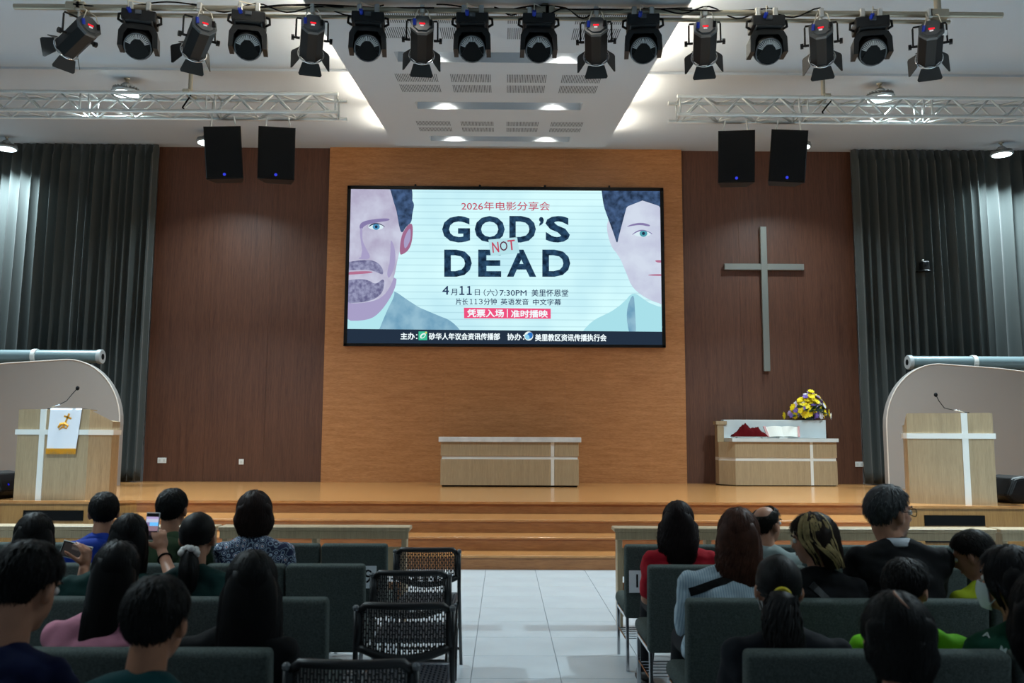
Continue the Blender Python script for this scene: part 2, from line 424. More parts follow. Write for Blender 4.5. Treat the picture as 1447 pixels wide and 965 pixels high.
def bgmat():
    m = bpy.data.materials.new('lit screen background'); m.use_nodes = True; nt = m.node_tree
    nt.nodes.remove(nt.nodes['Principled BSDF'])
    e = nt.nodes.new('ShaderNodeEmission'); e.inputs[1].default_value = 1.08
    tc = nt.nodes.new('ShaderNodeTexCoord'); n = nt.nodes.new('ShaderNodeTexNoise'); n.inputs['Scale'].default_value = .8
    nt.links.new(tc.outputs['Object'], n.inputs['Vector'])
    r = nt.nodes.new('ShaderNodeValToRGB'); r.color_ramp.elements[0].position = .35; r.color_ramp.elements[1].position = .6
    r.color_ramp.elements[0].color = lin('#bde6ef'); r.color_ramp.elements[1].color = lin('#cff4f7')
    nt.links.new(n.outputs['Fac'], r.inputs[0])
    wv = nt.nodes.new('ShaderNodeTexWave'); wv.bands_direction = 'Z'; wv.inputs['Scale'].default_value = 2.2
    nt.links.new(tc.outputs['Object'], wv.inputs['Vector'])
    r2 = nt.nodes.new('ShaderNodeValToRGB'); r2.color_ramp.elements[0].position = .0; r2.color_ramp.elements[1].position = .12
    r2.color_ramp.elements[0].color = (.82, .85, .87, 1); r2.color_ramp.elements[1].color = (1, 1, 1, 1)
    nt.links.new(wv.outputs['Fac'], r2.inputs[0])
    mx = nt.nodes.new('ShaderNodeMix'); mx.data_type = 'RGBA'; mx.blend_type = 'MULTIPLY'; mx.inputs[0].default_value = 1
    nt.links.new(r.outputs[0], mx.inputs[6]); nt.links.new(r2.outputs[0], mx.inputs[7])
    nt.links.new(mx.outputs[2], e.inputs[0])
    nt.links.new(e.outputs[0], nt.nodes['Material Output'].inputs[0]); return m
disp = MB().box(X0s+fw-.01, X1s-fw+.01, -.012, -.006, fw*.8-.01, Z1s-fw+.01).build('display', bgmat(), scr)
lay = [0]
def poly(name, pts, m, crop=(470, 250, 2.953)):
    """flat picture shape on the display; points in a zoomed crop of the photograph"""
    lay[0] += 1; y = -.0125-.0002*lay[0]
    vs = []
    if name.startswith('portrait'):                 # soften the outline, running past the display's edges
        pts = [(u-40 if u < 82 else u+40 if u > 1362 else u, v-40 if v < 56 else v+40 if v > 628 else v) for u, v in pts]
        for _ in range(2):
            pts = [q for i in range(len(pts)) for q in ((pts[i-1][0]*.25+pts[i][0]*.75, pts[i-1][1]*.25+pts[i][1]*.75), (pts[i][0]*.75+pts[(i+1) % len(pts)][0]*.25, pts[i][1]*.75+pts[(i+1) % len(pts)][1]*.25))]
    xa, xb, za, zb = X0s+fw, X1s-fw, fw*.8, Z1s-fw
    for u, v in pts:
        p = S(crop[0]+u/crop[2], crop[1]+v/crop[2]); vs.append((min(max(p[0], xa), xb), y, min(max(p[2], za), zb)))
    me = bpy.data.meshes.new(name); bm = bmesh.new()
    f = bm.faces.new([bm.verts.new(p) for p in vs]); bmesh.ops.triangulate(bm, faces=[f]); bmesh.ops.recalc_face_normals(bm, faces=bm.faces[:]); bm.to_mesh(me); bm.free()
    me.materials.append(m); return link(name, me, disp)
def oval(cx, cy, rx, ry, n=20, a=0):
    return [(cx+rx*math.cos(t)*math.cos(a)-ry*math.sin(t)*math.sin(a), cy+rx*math.cos(t)*math.sin(a)+ry*math.sin(t)*math.cos(a)) for t in [2*PI*i/n for i in range(n)]]
def skinshade(name, a, b, sc=2.5):
    m = bpy.data.materials.new(name); m.use_nodes = True; nt = m.node_tree
    nt.nodes.remove(nt.nodes['Principled BSDF'])
    e = nt.nodes.new('ShaderNodeEmission'); tc = nt.nodes.new('ShaderNodeTexCoord'); n = nt.nodes.new('ShaderNodeTexNoise'); n.inputs['Scale'].default_value = sc; n.inputs['Detail'].default_value = 4
    nt.links.new(tc.outputs['Object'], n.inputs['Vector'])
    r = nt.nodes.new('ShaderNodeValToRGB'); r.color_ramp.elements[0].position = .35; r.color_ramp.elements[1].position = .65
    r.color_ramp.elements[0].color = lin(a); r.color_ramp.elements[1].color = lin(b)
    nt.links.new(n.outputs['Fac'], r.inputs[0]); nt.links.new(r.outputs[0], e.inputs[0]); nt.links.new(e.outputs[0], nt.nodes['Material Output'].inputs[0]); return m
E_skin = skinshade('poster skin', '#b0aac4', '#cbcee2', 2); E_skin2 = skinshade('poster pale skin', '#c3c8de', '#d3dcec', 2)
E_hair = skinshade('poster hair', '#25344b', '#48628a', 7); E_beard = skinshade('poster beard', '#66658a', '#9a9cbc', 12)
E_shade = emit('poster shade', '#8a7fae', .95); E_shade2 = emit('poster soft shade', '#a79fc6', 1); E_ear = emit('poster ear', '#a06a8c', 1)
E_jack = skinshade('poster jacket', '#6f9fbb', '#93bcd0', 3); E_shirt = emit('poster shirt', '#b3e6ee', 1); E_eye = emit('poster eye', '#4f93bd', 1); E_dark = emit('poster dark', '#22304a', 1)
E_eyew = emit('poster eye white', '#d9ecf4', 1); E_lip = emit('poster lip', '#b4718f', 1); E_navy = emit('poster navy band', '#263446', .9)
# left portrait: a generic bearded half face in a jacket
poly('portrait_jacket', [(62,634),(64,540),(180,470),(258,474),(300,505),(360,545),(430,575),(500,600),(560,634)], E_jack)
poly('portrait_shirt', [(66,634),(68,560),(250,470),(262,490),(225,560),(180,634)], E_shirt)
poly('portrait_neck', [(70,600),(72,480),(270,400),(262,470),(205,560),(150,600)], E_shade2)
poly('portrait_face', [(78,47),(245,47),(290,150),(300,230),(280,310),(270,350),(255,430),(215,500),(150,525),(72,530)], E_skin)
poly('portrait_ear', [(285,250),(305,210),(328,190),(336,210),(332,270),(318,305),(296,322),(278,326)], E_ear)
poly('portrait_ear_inner', [(296,265),(312,225),(326,212),(326,260),(312,290),(300,302)], E_shade2)
poly('portrait_hair', [(232,47),(325,47),(335,75),(330,95),(342,115),(333,150),(330,190),(308,205),(288,240),(276,200),(270,150),(250,90)], E_hair)
poly('portrait_brow', [(110,205),(125,185),(180,175),(235,172),(240,182),(185,190),(135,200),(118,225)], E_shade)
poly('portrait_eye_white', oval(180,208,32,13,a=.05), E_eyew); poly('portrait_iris', oval(182,208,15,13), E_eye); poly('portrait_pupil', oval(182,208,6,6), E_dark)
poly('portrait_eyelid', [(146,212),(160,196),(185,191),(210,200),(222,212),(205,201),(184,196),(164,201)], E_dark)
poly('portrait_nose_shade', [(112,215),(126,212),(122,260),(140,300),(158,330),(150,345),(100,342),(130,330),(120,290)], E_shade2)
poly('portrait_cheek_shade', [(240,250),(262,300),(262,370),(235,430),(225,400),(245,340)], E_shade2)
poly('portrait_moustache', [(72,360),(130,345),(180,350),(210,380),(212,410),(190,400),(150,385),(72,392)], E_beard)
poly('portrait_lip', [(72,398),(140,392),(176,397),(140,404),(72,410)], E_lip)
poly('portrait_beard', [(72,435),(110,425),(150,430),(180,450),(215,420),(216,460),(200,495),(150,522),(70,530)], E_beard)
# right portrait: a generic clean-shaven half face with dark hair
poly('portrait_shirt', [(1020,634),(1080,600),(1150,570),(1210,530),(1256,475),(1300,520),(1380,560),(1378,640)], emit('poster pale shirt', '#a9e0ea', 1))
poly('portrait_collar', [(1256,475),(1262,560),(1268,634),(1240,634),(1222,560)], E_jack)
poly('portrait_face', [(1140,205),(1160,160),(1190,90),(1370,90),(1376,540),(1330,520),(1252,468),(1225,400),(1196,330),(1160,290)], E_skin2)
poly('portrait_hair', [(1118,47),(1370,52),(1372,140),(1330,110),(1270,92),(1235,118),(1210,150),(1196,200),(1190,290),(1172,235),(1160,185),(1130,130)], E_hair)
poly('portrait_brow', [(1222,210),(1250,196),(1290,190),(1326,200),(1322,208),(1286,200),(1250,204)], E_shade)
poly('portrait_eye_white', oval(1292,236,36,14), E_eyew); poly('portrait_iris', oval(1297,236,16,14), emit('poster teal eye', '#4f9fae', 1)); poly('portrait_pupil', oval(1297,236,6.5,6.5), E_dark)
poly('portrait_eyelid', [(1244,246),(1265,226),(1294,218),(1330,232),(1336,242),(1318,230),(1294,223),(1268,231)], E_shade)
poly('portrait_nose_shade', [(1342,350),(1360,346),(1370,352),(1360,360)], E_lip)
poly('portrait_lip', [(1308,410),(1345,405),(1376,407),(1376,414),(1340,413)], E_lip)
# lower band
poly('caption_band', [(40,634),(1400,646),(1400,720),(40,712)], E_navy)
def text(body, x0, x1, y0, y1, m, bold=0.0, rot=0, name='lettering', shear=0):
    """lettering on the display, its ink fitted to a rectangle of the photograph (pixels)"""
    lay[0] += 1; y = -.0125-.0002*lay[0]
    me = text_mesh(body, bold if name == 'title_letter' else 0, 1.0, shear)
    co = np.array([v.co[:] for v in me.vertices]); lo = co.min(0); hi = co.max(0); fs = [tuple(f.vertices) for f in me.polygons]
    cx, cy = (x0+x1)/2, (y0+y1)/2; vs = []; fa_ = []
    sh_ = [(0, 0)] if name == 'title_letter' or not bold else [(-1, 0), (1, 0), (0, -.8), (0, .8)]
    e = bold*22                        # extra stroke weight, in photograph pixels
    for n_, (sx, sy) in enumerate(sh_):
        for v in co:
            u = (v[0]-lo[0])/(hi[0]-lo[0]); q = (v[1]-lo[1])/(hi[1]-lo[1])
            dx, dy = (u-.5)*(x1-x0-2*e)+sx*e, (.5-q)*(y1-y0-2*e)+sy*e
            p = S(cx+dx*math.cos(rot)-dy*math.sin(rot), cy+dx*math.sin(rot)+dy*math.cos(rot) + .0035*dx)
            vs.append((p[0], y-.00004*n_, p[2]))
        fa_ += [tuple(i+n_*len(co) for i in f) for f in fs]
    me = bpy.data.meshes.new(name); me.from_pydata(vs, [], fa_)
    me.materials.clear(); me.materials.append(m)
    return link(name, me, disp)
E_title = skinshade('poster brushed title', '#122338', '#2e4f6e', 9)
E_red = emit('poster red text', '#c14a63', 1); E_txt = emit('poster dark text', '#26395c', 1); E_pink = emit('poster pink bar', '#ee5280', 1); E_wht = emit('poster white text', '#effbff', 1.05)
text('2026年电影分享会', 652, 777, 285, 297.5, E_red, .004)
for ch, a, b in (("G", 624, 665), ("O", 670, 714), ("D", 719, 758), ("'", 761, 769), ("S", 770, 806)):
    text(ch, a, b, 304.5, 343.5 if ch != "'" else 319, E_title, .035, name='title_letter') if ch != "'" else text('’', a, b, 306, 320, E_title, .03, name='title_letter')
for ch, a, b in (("D", 627, 667.5), ("E", 675, 709), ("A", 715.5, 758.5), ("D", 765.5, 806.5)):
    text(ch, a, b, 352, 392, E_title, .035, name='title_letter')
poly('note_card', [(650,262),(770,252),(780,318),(660,330)], emit('poster note', '#b6e2ea', 1))
text('N', 695.5, 705, 342, 357, E_red, .012, -.1, 'note_letter'); text('O', 706.5, 717, 341, 354.5, emit('poster maroon', '#5b2440', 1), .006, -.05, 'note_letter'); text('T', 717.5, 728, 339, 353.5, E_red, .012, -.1, 'note_letter')
text('4', 625, 634.5, 404, 416.5, E_txt, .012); text('月', 637, 646, 408, 417.5, E_txt, .003); text('１', 649, 656.5, 404, 417, E_txt, .02); text('１', 659.5, 667, 404, 417, E_txt, .02); text('日', 671, 678, 409, 417.5, E_txt, .003)
text('（六）', 683.5, 703, 408.5, 418.5, E_txt, .002); text('7:30PM', 706, 744, 410, 418, E_txt, .004); text('美里怀恩堂', 751, 803, 409, 419, E_txt, .006)
text('片长', 644, 661.5, 421.5, 431, E_txt, .006); text('１', 664, 668, 422.5, 430, E_txt, .008); text('１', 670.5, 674.5, 422.5, 430, E_txt, .008); text('３', 676.5, 682, 422.5, 430, E_txt, .008); text('分钟', 683.5, 702, 421.5, 431, E_txt, .006); text('英语发音', 707.5, 747, 422, 431, E_txt, .006); text('中文字幕', 753, 793, 422.5, 431.5, E_txt, .006)
poly('pink_bar', [(548,546),(910,550),(910,592),(549,590)], E_pink)
text('凭票入场', 660, 712, 437, 448.5, E_wht, .016); text('|', 716.4, 717.6, 437, 448.5, E_wht, .0); text('准时播映', 722, 774, 438, 449, E_wht, .016)
text('主办：', 566, 590, 470, 480, E_wht, .012); text('砂华人年议会资讯传播部', 606, 706.5, 470.5, 480.5, E_wht, .014)
text('协办：', 716.5, 741, 471, 481, E_wht, .012); text('美里教区资讯传播执行会', 756, 857, 472, 482.5, E_wht, .014)
G1 = emit('emblem green', '#3fbf96', 1); G2 = emit('emblem white', '#e9f8f5', 1); G3 = emit('emblem blue', '#2c74c2', 1); G4 = emit('emblem yellow', '#e8d56a', 1)
poly('emblem_square', [(359,645),(395,645),(395,681),(359,681)], G1); poly('emblem_leaf', oval(377,663,14,9,a=-.7), G2); poly('emblem_leaf_inner', oval(378,664,9,4.5,a=-.7), G1); poly('emblem_dot', oval(390,650,4,4), G4)
poly('emblem_disc', oval(818,664,19,19), G2); poly('emblem_globe', oval(823,662,12,14,a=.4), G3); poly('emblem_swoosh', oval(812,668,9,12,a=-.5), emit('emblem sky', '#8fd0ec', 1))

# ================================================================== communion table in the centre
def cross_bands(mb, *a): pass
Mtop = mat('grey veined marble', '#c9cbcc', .3, vary=.16, vscale=5)
ct = thing('communion_table', 'long pale oak communion table with marble top at stage centre', 'table', (.11, 16.38, STAGE))
MB().box(-1.27, 1.27, .03, .68, 0, .03).build('plinth', M_matblack, ct)
MB().rbox(-1.30, .775, 0, .70, .03, .515, .004, 1).rbox(.84, 1.30, 0, .70, .03, .515, .004, 1).build('lower_panel', M_pale, ct)
MB().rbox(-1.30, .775, 0, .70, .575, .835, .004, 1).rbox(.84, 1.30, 0, .70, .575, .835, .004, 1).build('upper_panel', M_pale, ct)
MB().box(-1.28, 1.28, .02, .68, .515, .575).build('white_stripe', M_white, ct)
MB().box(.775, .84, .012, .68, .03, .835).build('white_upright', M_white, ct)
MB().rbox(-1.34, 1.345, -.04, .74, .835, .93, .006, 1).build('marble_top', Mtop, ct)
# ================================================================== altar with raised back on the right
al = thing('altar', 'pale oak altar with white stone top and raised back ledge', 'altar', (5.53, 17.0, STAGE))
def chamf(x0, x1, d, c, ins=0): return [(x0+ins, d), (x0+ins, c), (x0+c*.55+ins, 0+ins), (x1-ins, 0+ins), (x1-ins, d)]
for nm, z0, z1, ins, m in (('plinth', 0, .02, .03, M_matblack), ('lower_panel', .02, .49, 0, M_pale), ('white_stripe', .49, .555, .015, M_white), ('upper_panel', .555, .86, 0, M_pale)):
    MB().zprism([(-1.24, .62), (-1.24+ins, .34), (-1.0+ins, ins), (.475, ins), (.475, .1), (.475, .62)], z0, z1).zprism([(.535, .62), (.535, ins), (1.0-ins, ins), (1.0-ins, .62)], z0, z1).build(nm, m, al)
MB().box(.475, .535, .008, .6, .02, .86).build('white_upright', M_white, al)
MB().zprism([(-1.12, .62), (-1.06, -.04), (1.03, -.04), (1.03, .62)], .86, .93).build('stone_top', mat('white stone', '#c4cacb', .4, vary=.05, vscale=3), al)
MB().rbox(-1.11, .96, .42, .62, .93, 1.30, .006, 1).build('back_ledge', mat('white stone', ''), al)
MB().box(-1.24, -1.11, .40, .62, .86, 1.2).box(-1.27, -1.05, .38, .64, 1.2, 1.27).build('side_post', M_pale, al)
# red velvet cloth heaped on a tray
tr = thing('tray', 'small white tray under the red cloth on the altar', 'tray', (4.86, 17.17, STAGE+.93))
MB().rbox(-.33, .33, -.12, .12, .012, .035, .008, 2).build('tray_plate', M_white, tr)
MB().cyl((-.25, 0, 0), (-.25, 0, .014), .02).cyl((.25, 0, 0), (.25, 0, .014), .02).build('tray_foot', M_black, tr)
b = MB(); n1, n2 = 40, 14; vs = []; fs = []
for i in range(n1+1):
    u = -1+2*i/n1
    for j in range(n2+1):
        v = -1+2*j/n2
        e = max(0, 1-u*u)**.45*max(0, 1-v*v)**.5
        hgt = (.10+.13*math.exp(-((u+.25)/.32)**2)+.09*math.exp(-((u-.45)/.3)**2))*e
        nn = noise.noise(Vector((u*5, v*3, 1)))*.5+noise.noise(Vector((u*11, v*7, 4)))*.3
        vs.append((u*.35, v*.13, .035+max(0, hgt*(1+.7*nn))))
for i in range(n1):
    for j in range(n2): a = i*(n2+1)+j; fs.append((a, a+n2+1, a+n2+2, a+1))
N = len(vs); vs += [(x, y, .034) for x, y, z in vs]; fs += [tuple(N+q for q in reversed(f)) for f in list(fs)]
b.add(vs, fs); cl = b.build('red_cloth', mat('red velvet', '#4a0208', .9, spec=.1), None, True, (4.86, 17.17, STAGE+.93)); tag(cl, 'crumpled dark red velvet cloth heaped on the altar', 'cloth')
# open book on a stand
bk = thing('open_book', 'large open book with white pages propped on the altar', 'book', (5.55, 17.16, STAGE+.93))
tilt = RX(math.radians(58))
MB().box(-.08, .08, .02, .2, 0, .02).box(-.05, .05, .1, .13, 0, .1).build('book_stand', M_white, bk)
Mpage = mat('page', '#cfcbc2', .8); Mink = mat('faint print', '#a9a49a', .8)
for s in (-1, 1):
    mb = MB(); P0 = []
    for i in range(9):
        u = i/8; P0.append((s*u*.30, .022*math.sin(PI*min(1, u*1.15))+.012*(1-u)))
    pts = P0+[(p[0], -.012) for p in reversed(P0)]
    if s > 0: pts = pts[::-1]
    Mx = T(0, .02, .03) @ RX(math.radians(-32)) @ Matrix(((1,0,0,0),(0,1,0,0),(0,0,1,0),(0,0,0,1)))
    n = len(pts); vs = [Mx @ Vector((p[0], -p[1], 0)) for p in pts] + [Mx @ Vector((p[0]*1.12, -p[1], .235)) for p in pts]
    mb.add(vs, [tuple(range(n)), tuple(range(2*n-1, n-1, -1))]+[(i, n+i, n+(i+1) % n, (i+1) % n) for i in range(n)])
    mb.build('page_block', Mpage, bk)
    rb = MB(); rb.add([Mx @ Vector((s*.285, -.02, -.004)), Mx @ Vector((s*.325, -.012, -.004)), Mx @ Vector((s*.365, -.012, .24)), Mx @ Vector((s*.325, -.022, .24)), Mx @ Vector((s*.285, .014, -.004)), Mx @ Vector((s*.325, .014, -.004)), Mx @ Vector((s*.365, .014, .24)), Mx @ Vector((s*.325, .014, .24))],
           [(0,1,2,3),(4,7,6,5),(0,4,5,1),(1,5,6,2),(2,6,7,3),(3,7,4,0)])
    rb.build('cover', mat('pink cover', '#b98a88', .7), bk)
# flower arrangement on the ledge
fa = thing('flower_arrangement', 'arrangement of yellow, white and purple flowers on the altar ledge', 'flowers', (6.18, 17.5, STAGE+1.30))
MB().lathe([(.10, 0), (.13, .01), (.15, .09), (.14, .10)], 16).build('flower_bowl', mat('dark green foam bowl', '#16261a', .8), fa, True)
def blossom(n, r, cup):
    mb = MB()
    for ring in range(2):
        for i in range(n):
            a = 2*PI*(i+.5*ring)/n; rr = r*(1-.3*ring); zz = .25*cup*ring*r
            d = Vector((math.cos(a), math.sin(a), 0)); t = Vector((-math.sin(a), math.cos(a), 0)); wv = rr*.36
            p = [d*rr*.12, d*rr*.6+t*wv, d*rr, d*rr*.6-t*wv]
            p = [q+Vector((0, 0, zz+cup*(q.length/r)**2*r*.5)) for q in p]
            mb.add(p+[q-Vector((0, 0, .003)) for q in p], [(0,1,2,3),(7,6,5,4),(0,4,5,1),(1,5,6,2),(2,6,7,3),(3,7,4,0)])
    mb.ell((0, 0, r*.12), (r*.26, r*.26, r*.18), small=True); return mb
FM = [(blossom(8, .062, .5).mesh('yellow_blossom', mat('yellow petal', '#efd40c', .6)), 'yellow_blossom', 36), (blossom(7, .058, .7).mesh('white_blossom', mat('white petal', '#e8e4ec', .6)), 'white_blossom', 13),
      (blossom(6, .05, .5).mesh('purple_blossom', mat('purple petal', '#7a5fae', .6)), 'purple_blossom', 15), (blossom(5, .045, .4).mesh('lilac_blossom', mat('lilac petal', '#b79fcb', .6)), 'lilac_blossom', 14)]
lm = MB().add([(0,0,0),(.045,.06,.012),(.035,.13,.01),(0,.19,-.01),(-.035,.13,.01),(-.045,.06,.012),(0,.09,0)], [(0,1,6),(1,2,6),(2,3,6),(3,4,6),(4,5,6),(5,0,6)]).mesh('leaf', mat('leaf green', '#1f4426', .55))
rr = random.Random(5)
for i in range(30):
    a = rr.uniform(0, 2*PI); e = rr.uniform(-.15, .8)
    o = link('leaf', lm, fa, (.16*math.cos(a), .10*math.sin(a), .1+.1*rr.random())); o.rotation_euler = (e, rr.uniform(-.4, .4), a-PI/2); s_ = rr.uniform(.9, 1.5); o.scale = (s_,)*3
spots = []
for i in range(600):
    u = rr.uniform(-1, 1); v = rr.random()
    x = u*.48*(1-.55*v); z = .07+.54*v*(1-.35*abs(u)); y = -.16*math.sqrt(max(0, 1-u*u))*(1-.4*v)+rr.uniform(-.02, .1)
    if all((x-q[0])**2+(y-q[1])**2+(z-q[2])**2 > .062**2 for q in spots): spots.append((x-.02+.06*v, y, z))
    if len(spots) >= 76: break
kinds = [k for k in FM for _ in range(k[2])]; rr.shuffle(kinds)
st = MB()
for p, k in zip(spots, kinds):
    o = link(k[1], k[0], fa, p); n_ = Vector((p[0]*1.1, p[1]*1.6-.12, (p[2]-.1)*.9)).normalized()
    o.rotation_euler = n_.to_track_quat('Z', 'Y').to_euler(); s_ = rr.uniform(1.05, 1.45); o.scale = (s_,)*3
    st.tube([(p[0]*.15, p[1]*.1, .09), (p[0]*.6, p[1]*.5, p[2]*.55), p], .004, 4)
tag(st.build('stems', mat('leaf green', ''), fa), kind='stuff')
# ================================================================== lecterns
def mic(parent, base, pts, name='gooseneck'):
    pass
def lectern(name, label, loc, rz, mirror, fx0, fx1, cw=.2, cd=.30):
    """oak lectern: front board, one chamfered side, white cross of a bar and an upright"""
    s = -1 if mirror else 1
    t = thing(name, label, 'lectern', loc, rz)
    def pr(mb, pts, z0, z1):
        p = [(s*x, y) for x, y in pts]; p = p if s > 0 else p[::-1]; return mb.zprism(p, z0, z1)
    wdt = fx1-fx0; h = 1.29
    # body with sloping chamfer cheek
    base = [(fx0, .55), (fx0, 0), (fx1, 0), (fx1+cw, cd), (fx1+cw, .55)]
    mb = MB(); pr(mb, base, 0, .93); mb.build('lower_body', M_pale, t)
    mb = MB(); n = 5
    top = [1.29, 1.29, 1.29, 1.13, 1.13]
    p = [(s*x, y) for x, y in base]
    vs = [Vector((x, y, 1.005)) for x, y in p]+[Vector((x, y, z)) for (x, y), z in zip(p, top)]
    fs = [(4,3,2,1,0), (5,6,7,8), (5,8,9)]+[(i, (i+1) % n, n+(i+1) % n, n+i) for i in range(n)]
    if s < 0: fs = [f[::-1] for f in fs]
    mb.add(vs, fs); mb.build('upper_body', M_pale, t)
    mb = MB(); pr(mb, [(fx0-.025, .56), (fx0-.025, -.022), (fx1+.005, -.022), (fx1+cw+.022, cd), (fx1+cw+.022, .56)], .93, 1.005); mb.build('white_bar', M_white, t)
    ux = fx0+.36
    mb = MB(); x0, x1 = sorted((s*(ux-.04), s*(ux+.04))); mb.box(x0, x1, -.02, .02, 0, .93); mb.box(x0, x1, -.02, .02, 1.005, 1.295); mb.build('white_upright', M_white, t)
    mb = MB(); x0, x1 = sorted((s*(fx0+.03), s*(fx1-.02))); mb.box(x0, x1, .03, .26, 1.28, 1.296); mb.build('desk_top', M_pale, t)
    return t
lecL = lectern('lectern', 'oak lectern on the left with a white cloth hanging over its front', (-6.48, 12.55, STAGE), 0, False, -.52, .5)
lecR = lectern('lectern', 'oak lectern on the right with bare front and white cross', (6.37, 12.4, STAGE), math.radians(-22), True, -.58, .53, .03, .06)
def microphone(label, lec, pts, clip):
    o = thing('microphone', label, 'microphone', lec.location)
    o.rotation_euler = lec.rotation_euler
    MB().tube(pts[:3], .009, 8).build('base_tube', M_chrome, o, True)
    MB().tube(pts[2:], .006, 6).build('gooseneck', M_black, o, True)
    MB().ell(pts[-1], (.026, .026, .032)).build('windscreen', M_matblack, o, True)
    MB().cyl((pts[0][0], pts[0][1], 1.296), (pts[0][0], pts[0][1], 1.31), .03, .025, 14).build('foot', M_black, o)
    return o
microphone('thin gooseneck microphone leaning right over the left lectern', lecL, [(-.15, .12, 1.30), (-.08, .1, 1.345), (.02, .08, 1.37), (.13, .05, 1.42), (.24, .0, 1.53), (.31, -.02, 1.60)], 0)
microphone('thin gooseneck microphone leaning left over the right lectern', lecR, [(.28, .12, 1.30), (.2, .1, 1.325), (.1, .08, 1.34), (-.02, .05, 1.37), (-.09, .0, 1.47), (-.13, -.02, 1.56)], 0)
# cloth with golden emblem and fringe
clo = thing('altar_cloth', 'white satin cloth with gold emblem and fringe on the left lectern', 'cloth', (-6.31, 12.55, STAGE))
b = MB(); nx, nz = 14, 20; vs = []; fs = []
for j in range(nz+1):
    v = j/nz
    for i in range(nx+1):
        u = i/nx-.5; x = u*(.45-.03*v); y = -.028-.008*math.sin(u*9+2*v)*v-.02*v; z = 1.31-.59*v
        vs.append((x-.03*v, y, z))
vs2 = [(i_*.45/nx-.225, .25, 1.312) for i_ in range(nx+1)]
for j in range(nz):
    for i in range(nx): a = j*(nx+1)+i; fs.append((a, a+nx+1, a+nx+2, a+1))
o_ = len(vs); vs += vs2
for i in range(nx): fs.append((i, i+1, o_+i+1, o_+i))
N = len(vs); vs += [(x, y+.004, z-.002) for x, y, z in vs]; fs += [tuple(N+q for q in reversed(f)) for f in list(fs)]
b.add(vs, fs); b.build('satin', mat('white satin', '#dfe2ea', .35, sheen=.3), clo, True)
Mg = mat('gold thread', '#d09018', .45, bump=.4, bscale=200)
b = MB()
for i in range(44):
    x = -.208+.416*i/43-.03; b.cyl((x, -.05, .725), (x+.004*math.sin(i*3), -.052, .655), .006, .004, 5)
b.box(-.24, .18, -.056, -.046, .715, .735); b.build('fringe', Mg, clo)
b = MB(); b.box(-.012, .012, -.006, 0, -.1, .1, T(.02, -.04, 1.14) @ RY(.35)); b.box(-.055, .055, -.006, 0, .03, .055, T(.02, -.04, 1.14) @ RY(.35))
b.tube([(-.09, -.045, 1.03), (-.06, -.046, 1.08), (.0, -.044, 1.09), (.045, -.043, 1.06), (.03, -.044, 1.02), (-.03, -.046, 1.04), (-.08, -.046, 1.0)], [.012, .02, .022, .016, .012, .014, .004], 6); b.build('emblem', Mg, clo)
# ================================================================== curved partitions, tubes, monitors
def partition(label, s, foot, top, far_z, Y):
    t = thing('partition', label, 'partition', (s*foot, Y, STAGE))
    pts = [(0, 0), (0, 1.15)]
    for i in range(1, 13):
        a = PI/2*i/12; pts.append((1.05*(1-math.cos(a)), 1.15+1.2*math.sin(a)))
    pts += [(2.2, 2.27), (4.0, 2.05), (4.0, 0)]
    p = [(s*x, z) for x, z in pts]; p = p if s < 0 else p[::-1]
    MB().prism(p, 0, .16).build('board', M_part, t)
    rim = [(s*(x-.0), -.004, z) for x, z in pts[:-2]]
    MB().tube([(s*x, -.006, z) for x, z in pts[:-1]], .012, 6).build('edge_trim', mat('pale edge trim', '#d5cbc2', .5), t)
    return t
partition('warm white partition with rounded top behind the left lectern', -1, 7.2, 0, 0, 16.3)
partition('warm white partition with rounded top behind the right lectern', 1, 7.22, 0, 0, 16.3)
M_tube = mat('blue grey tube', '#6f8286', .4)
for s, lab in ((-1, 'long blue grey tube with white strap above the left partition'), (1, 'long blue grey tube with white strap above the right partition')):
    Y = 16.75
    a = at_y(143 if s < 0 else 1284, 504 if s < 0 else 512, Y); 
    t = thing('tube_roll', lab, 'tube', (a.x, Y, a.z))
    MB().cyl((0, 0, 0), (s*3.6, 0, .0), .125, n=24).build('tube', M_tube, t, 'auto')
    mb = MB()
    R = RY(s*PI/2)
    mb.lathe([(.05, -.03), (.13, -.03), (.14, -.02), (.14, .05), (.125, .06)], 24, R); mb.build('end_cap', mat('grey end cap', '#a8acae', .5), t, 'auto')
    MB().lathe([(.06, -.032), (.0601, -.0335), (.03, -.034)], 20, R).build('end_hole', M_matblack, t)
    xs_ = s*1.27
    MB().lathe([(.135, -.045), (.145, -.04), (.145, .04), (.135, .045)], 24, T(xs_, 0, 0) @ R).build('strap', M_white, t, 'auto')
    for xx in (.7, 2.2, 3.4):
        MB().box(s*xx-.02, s*xx+.02, .05, .12, -1.2 if False else -(a.z-STAGE), -.08).build('support_post', M_matblack, t)
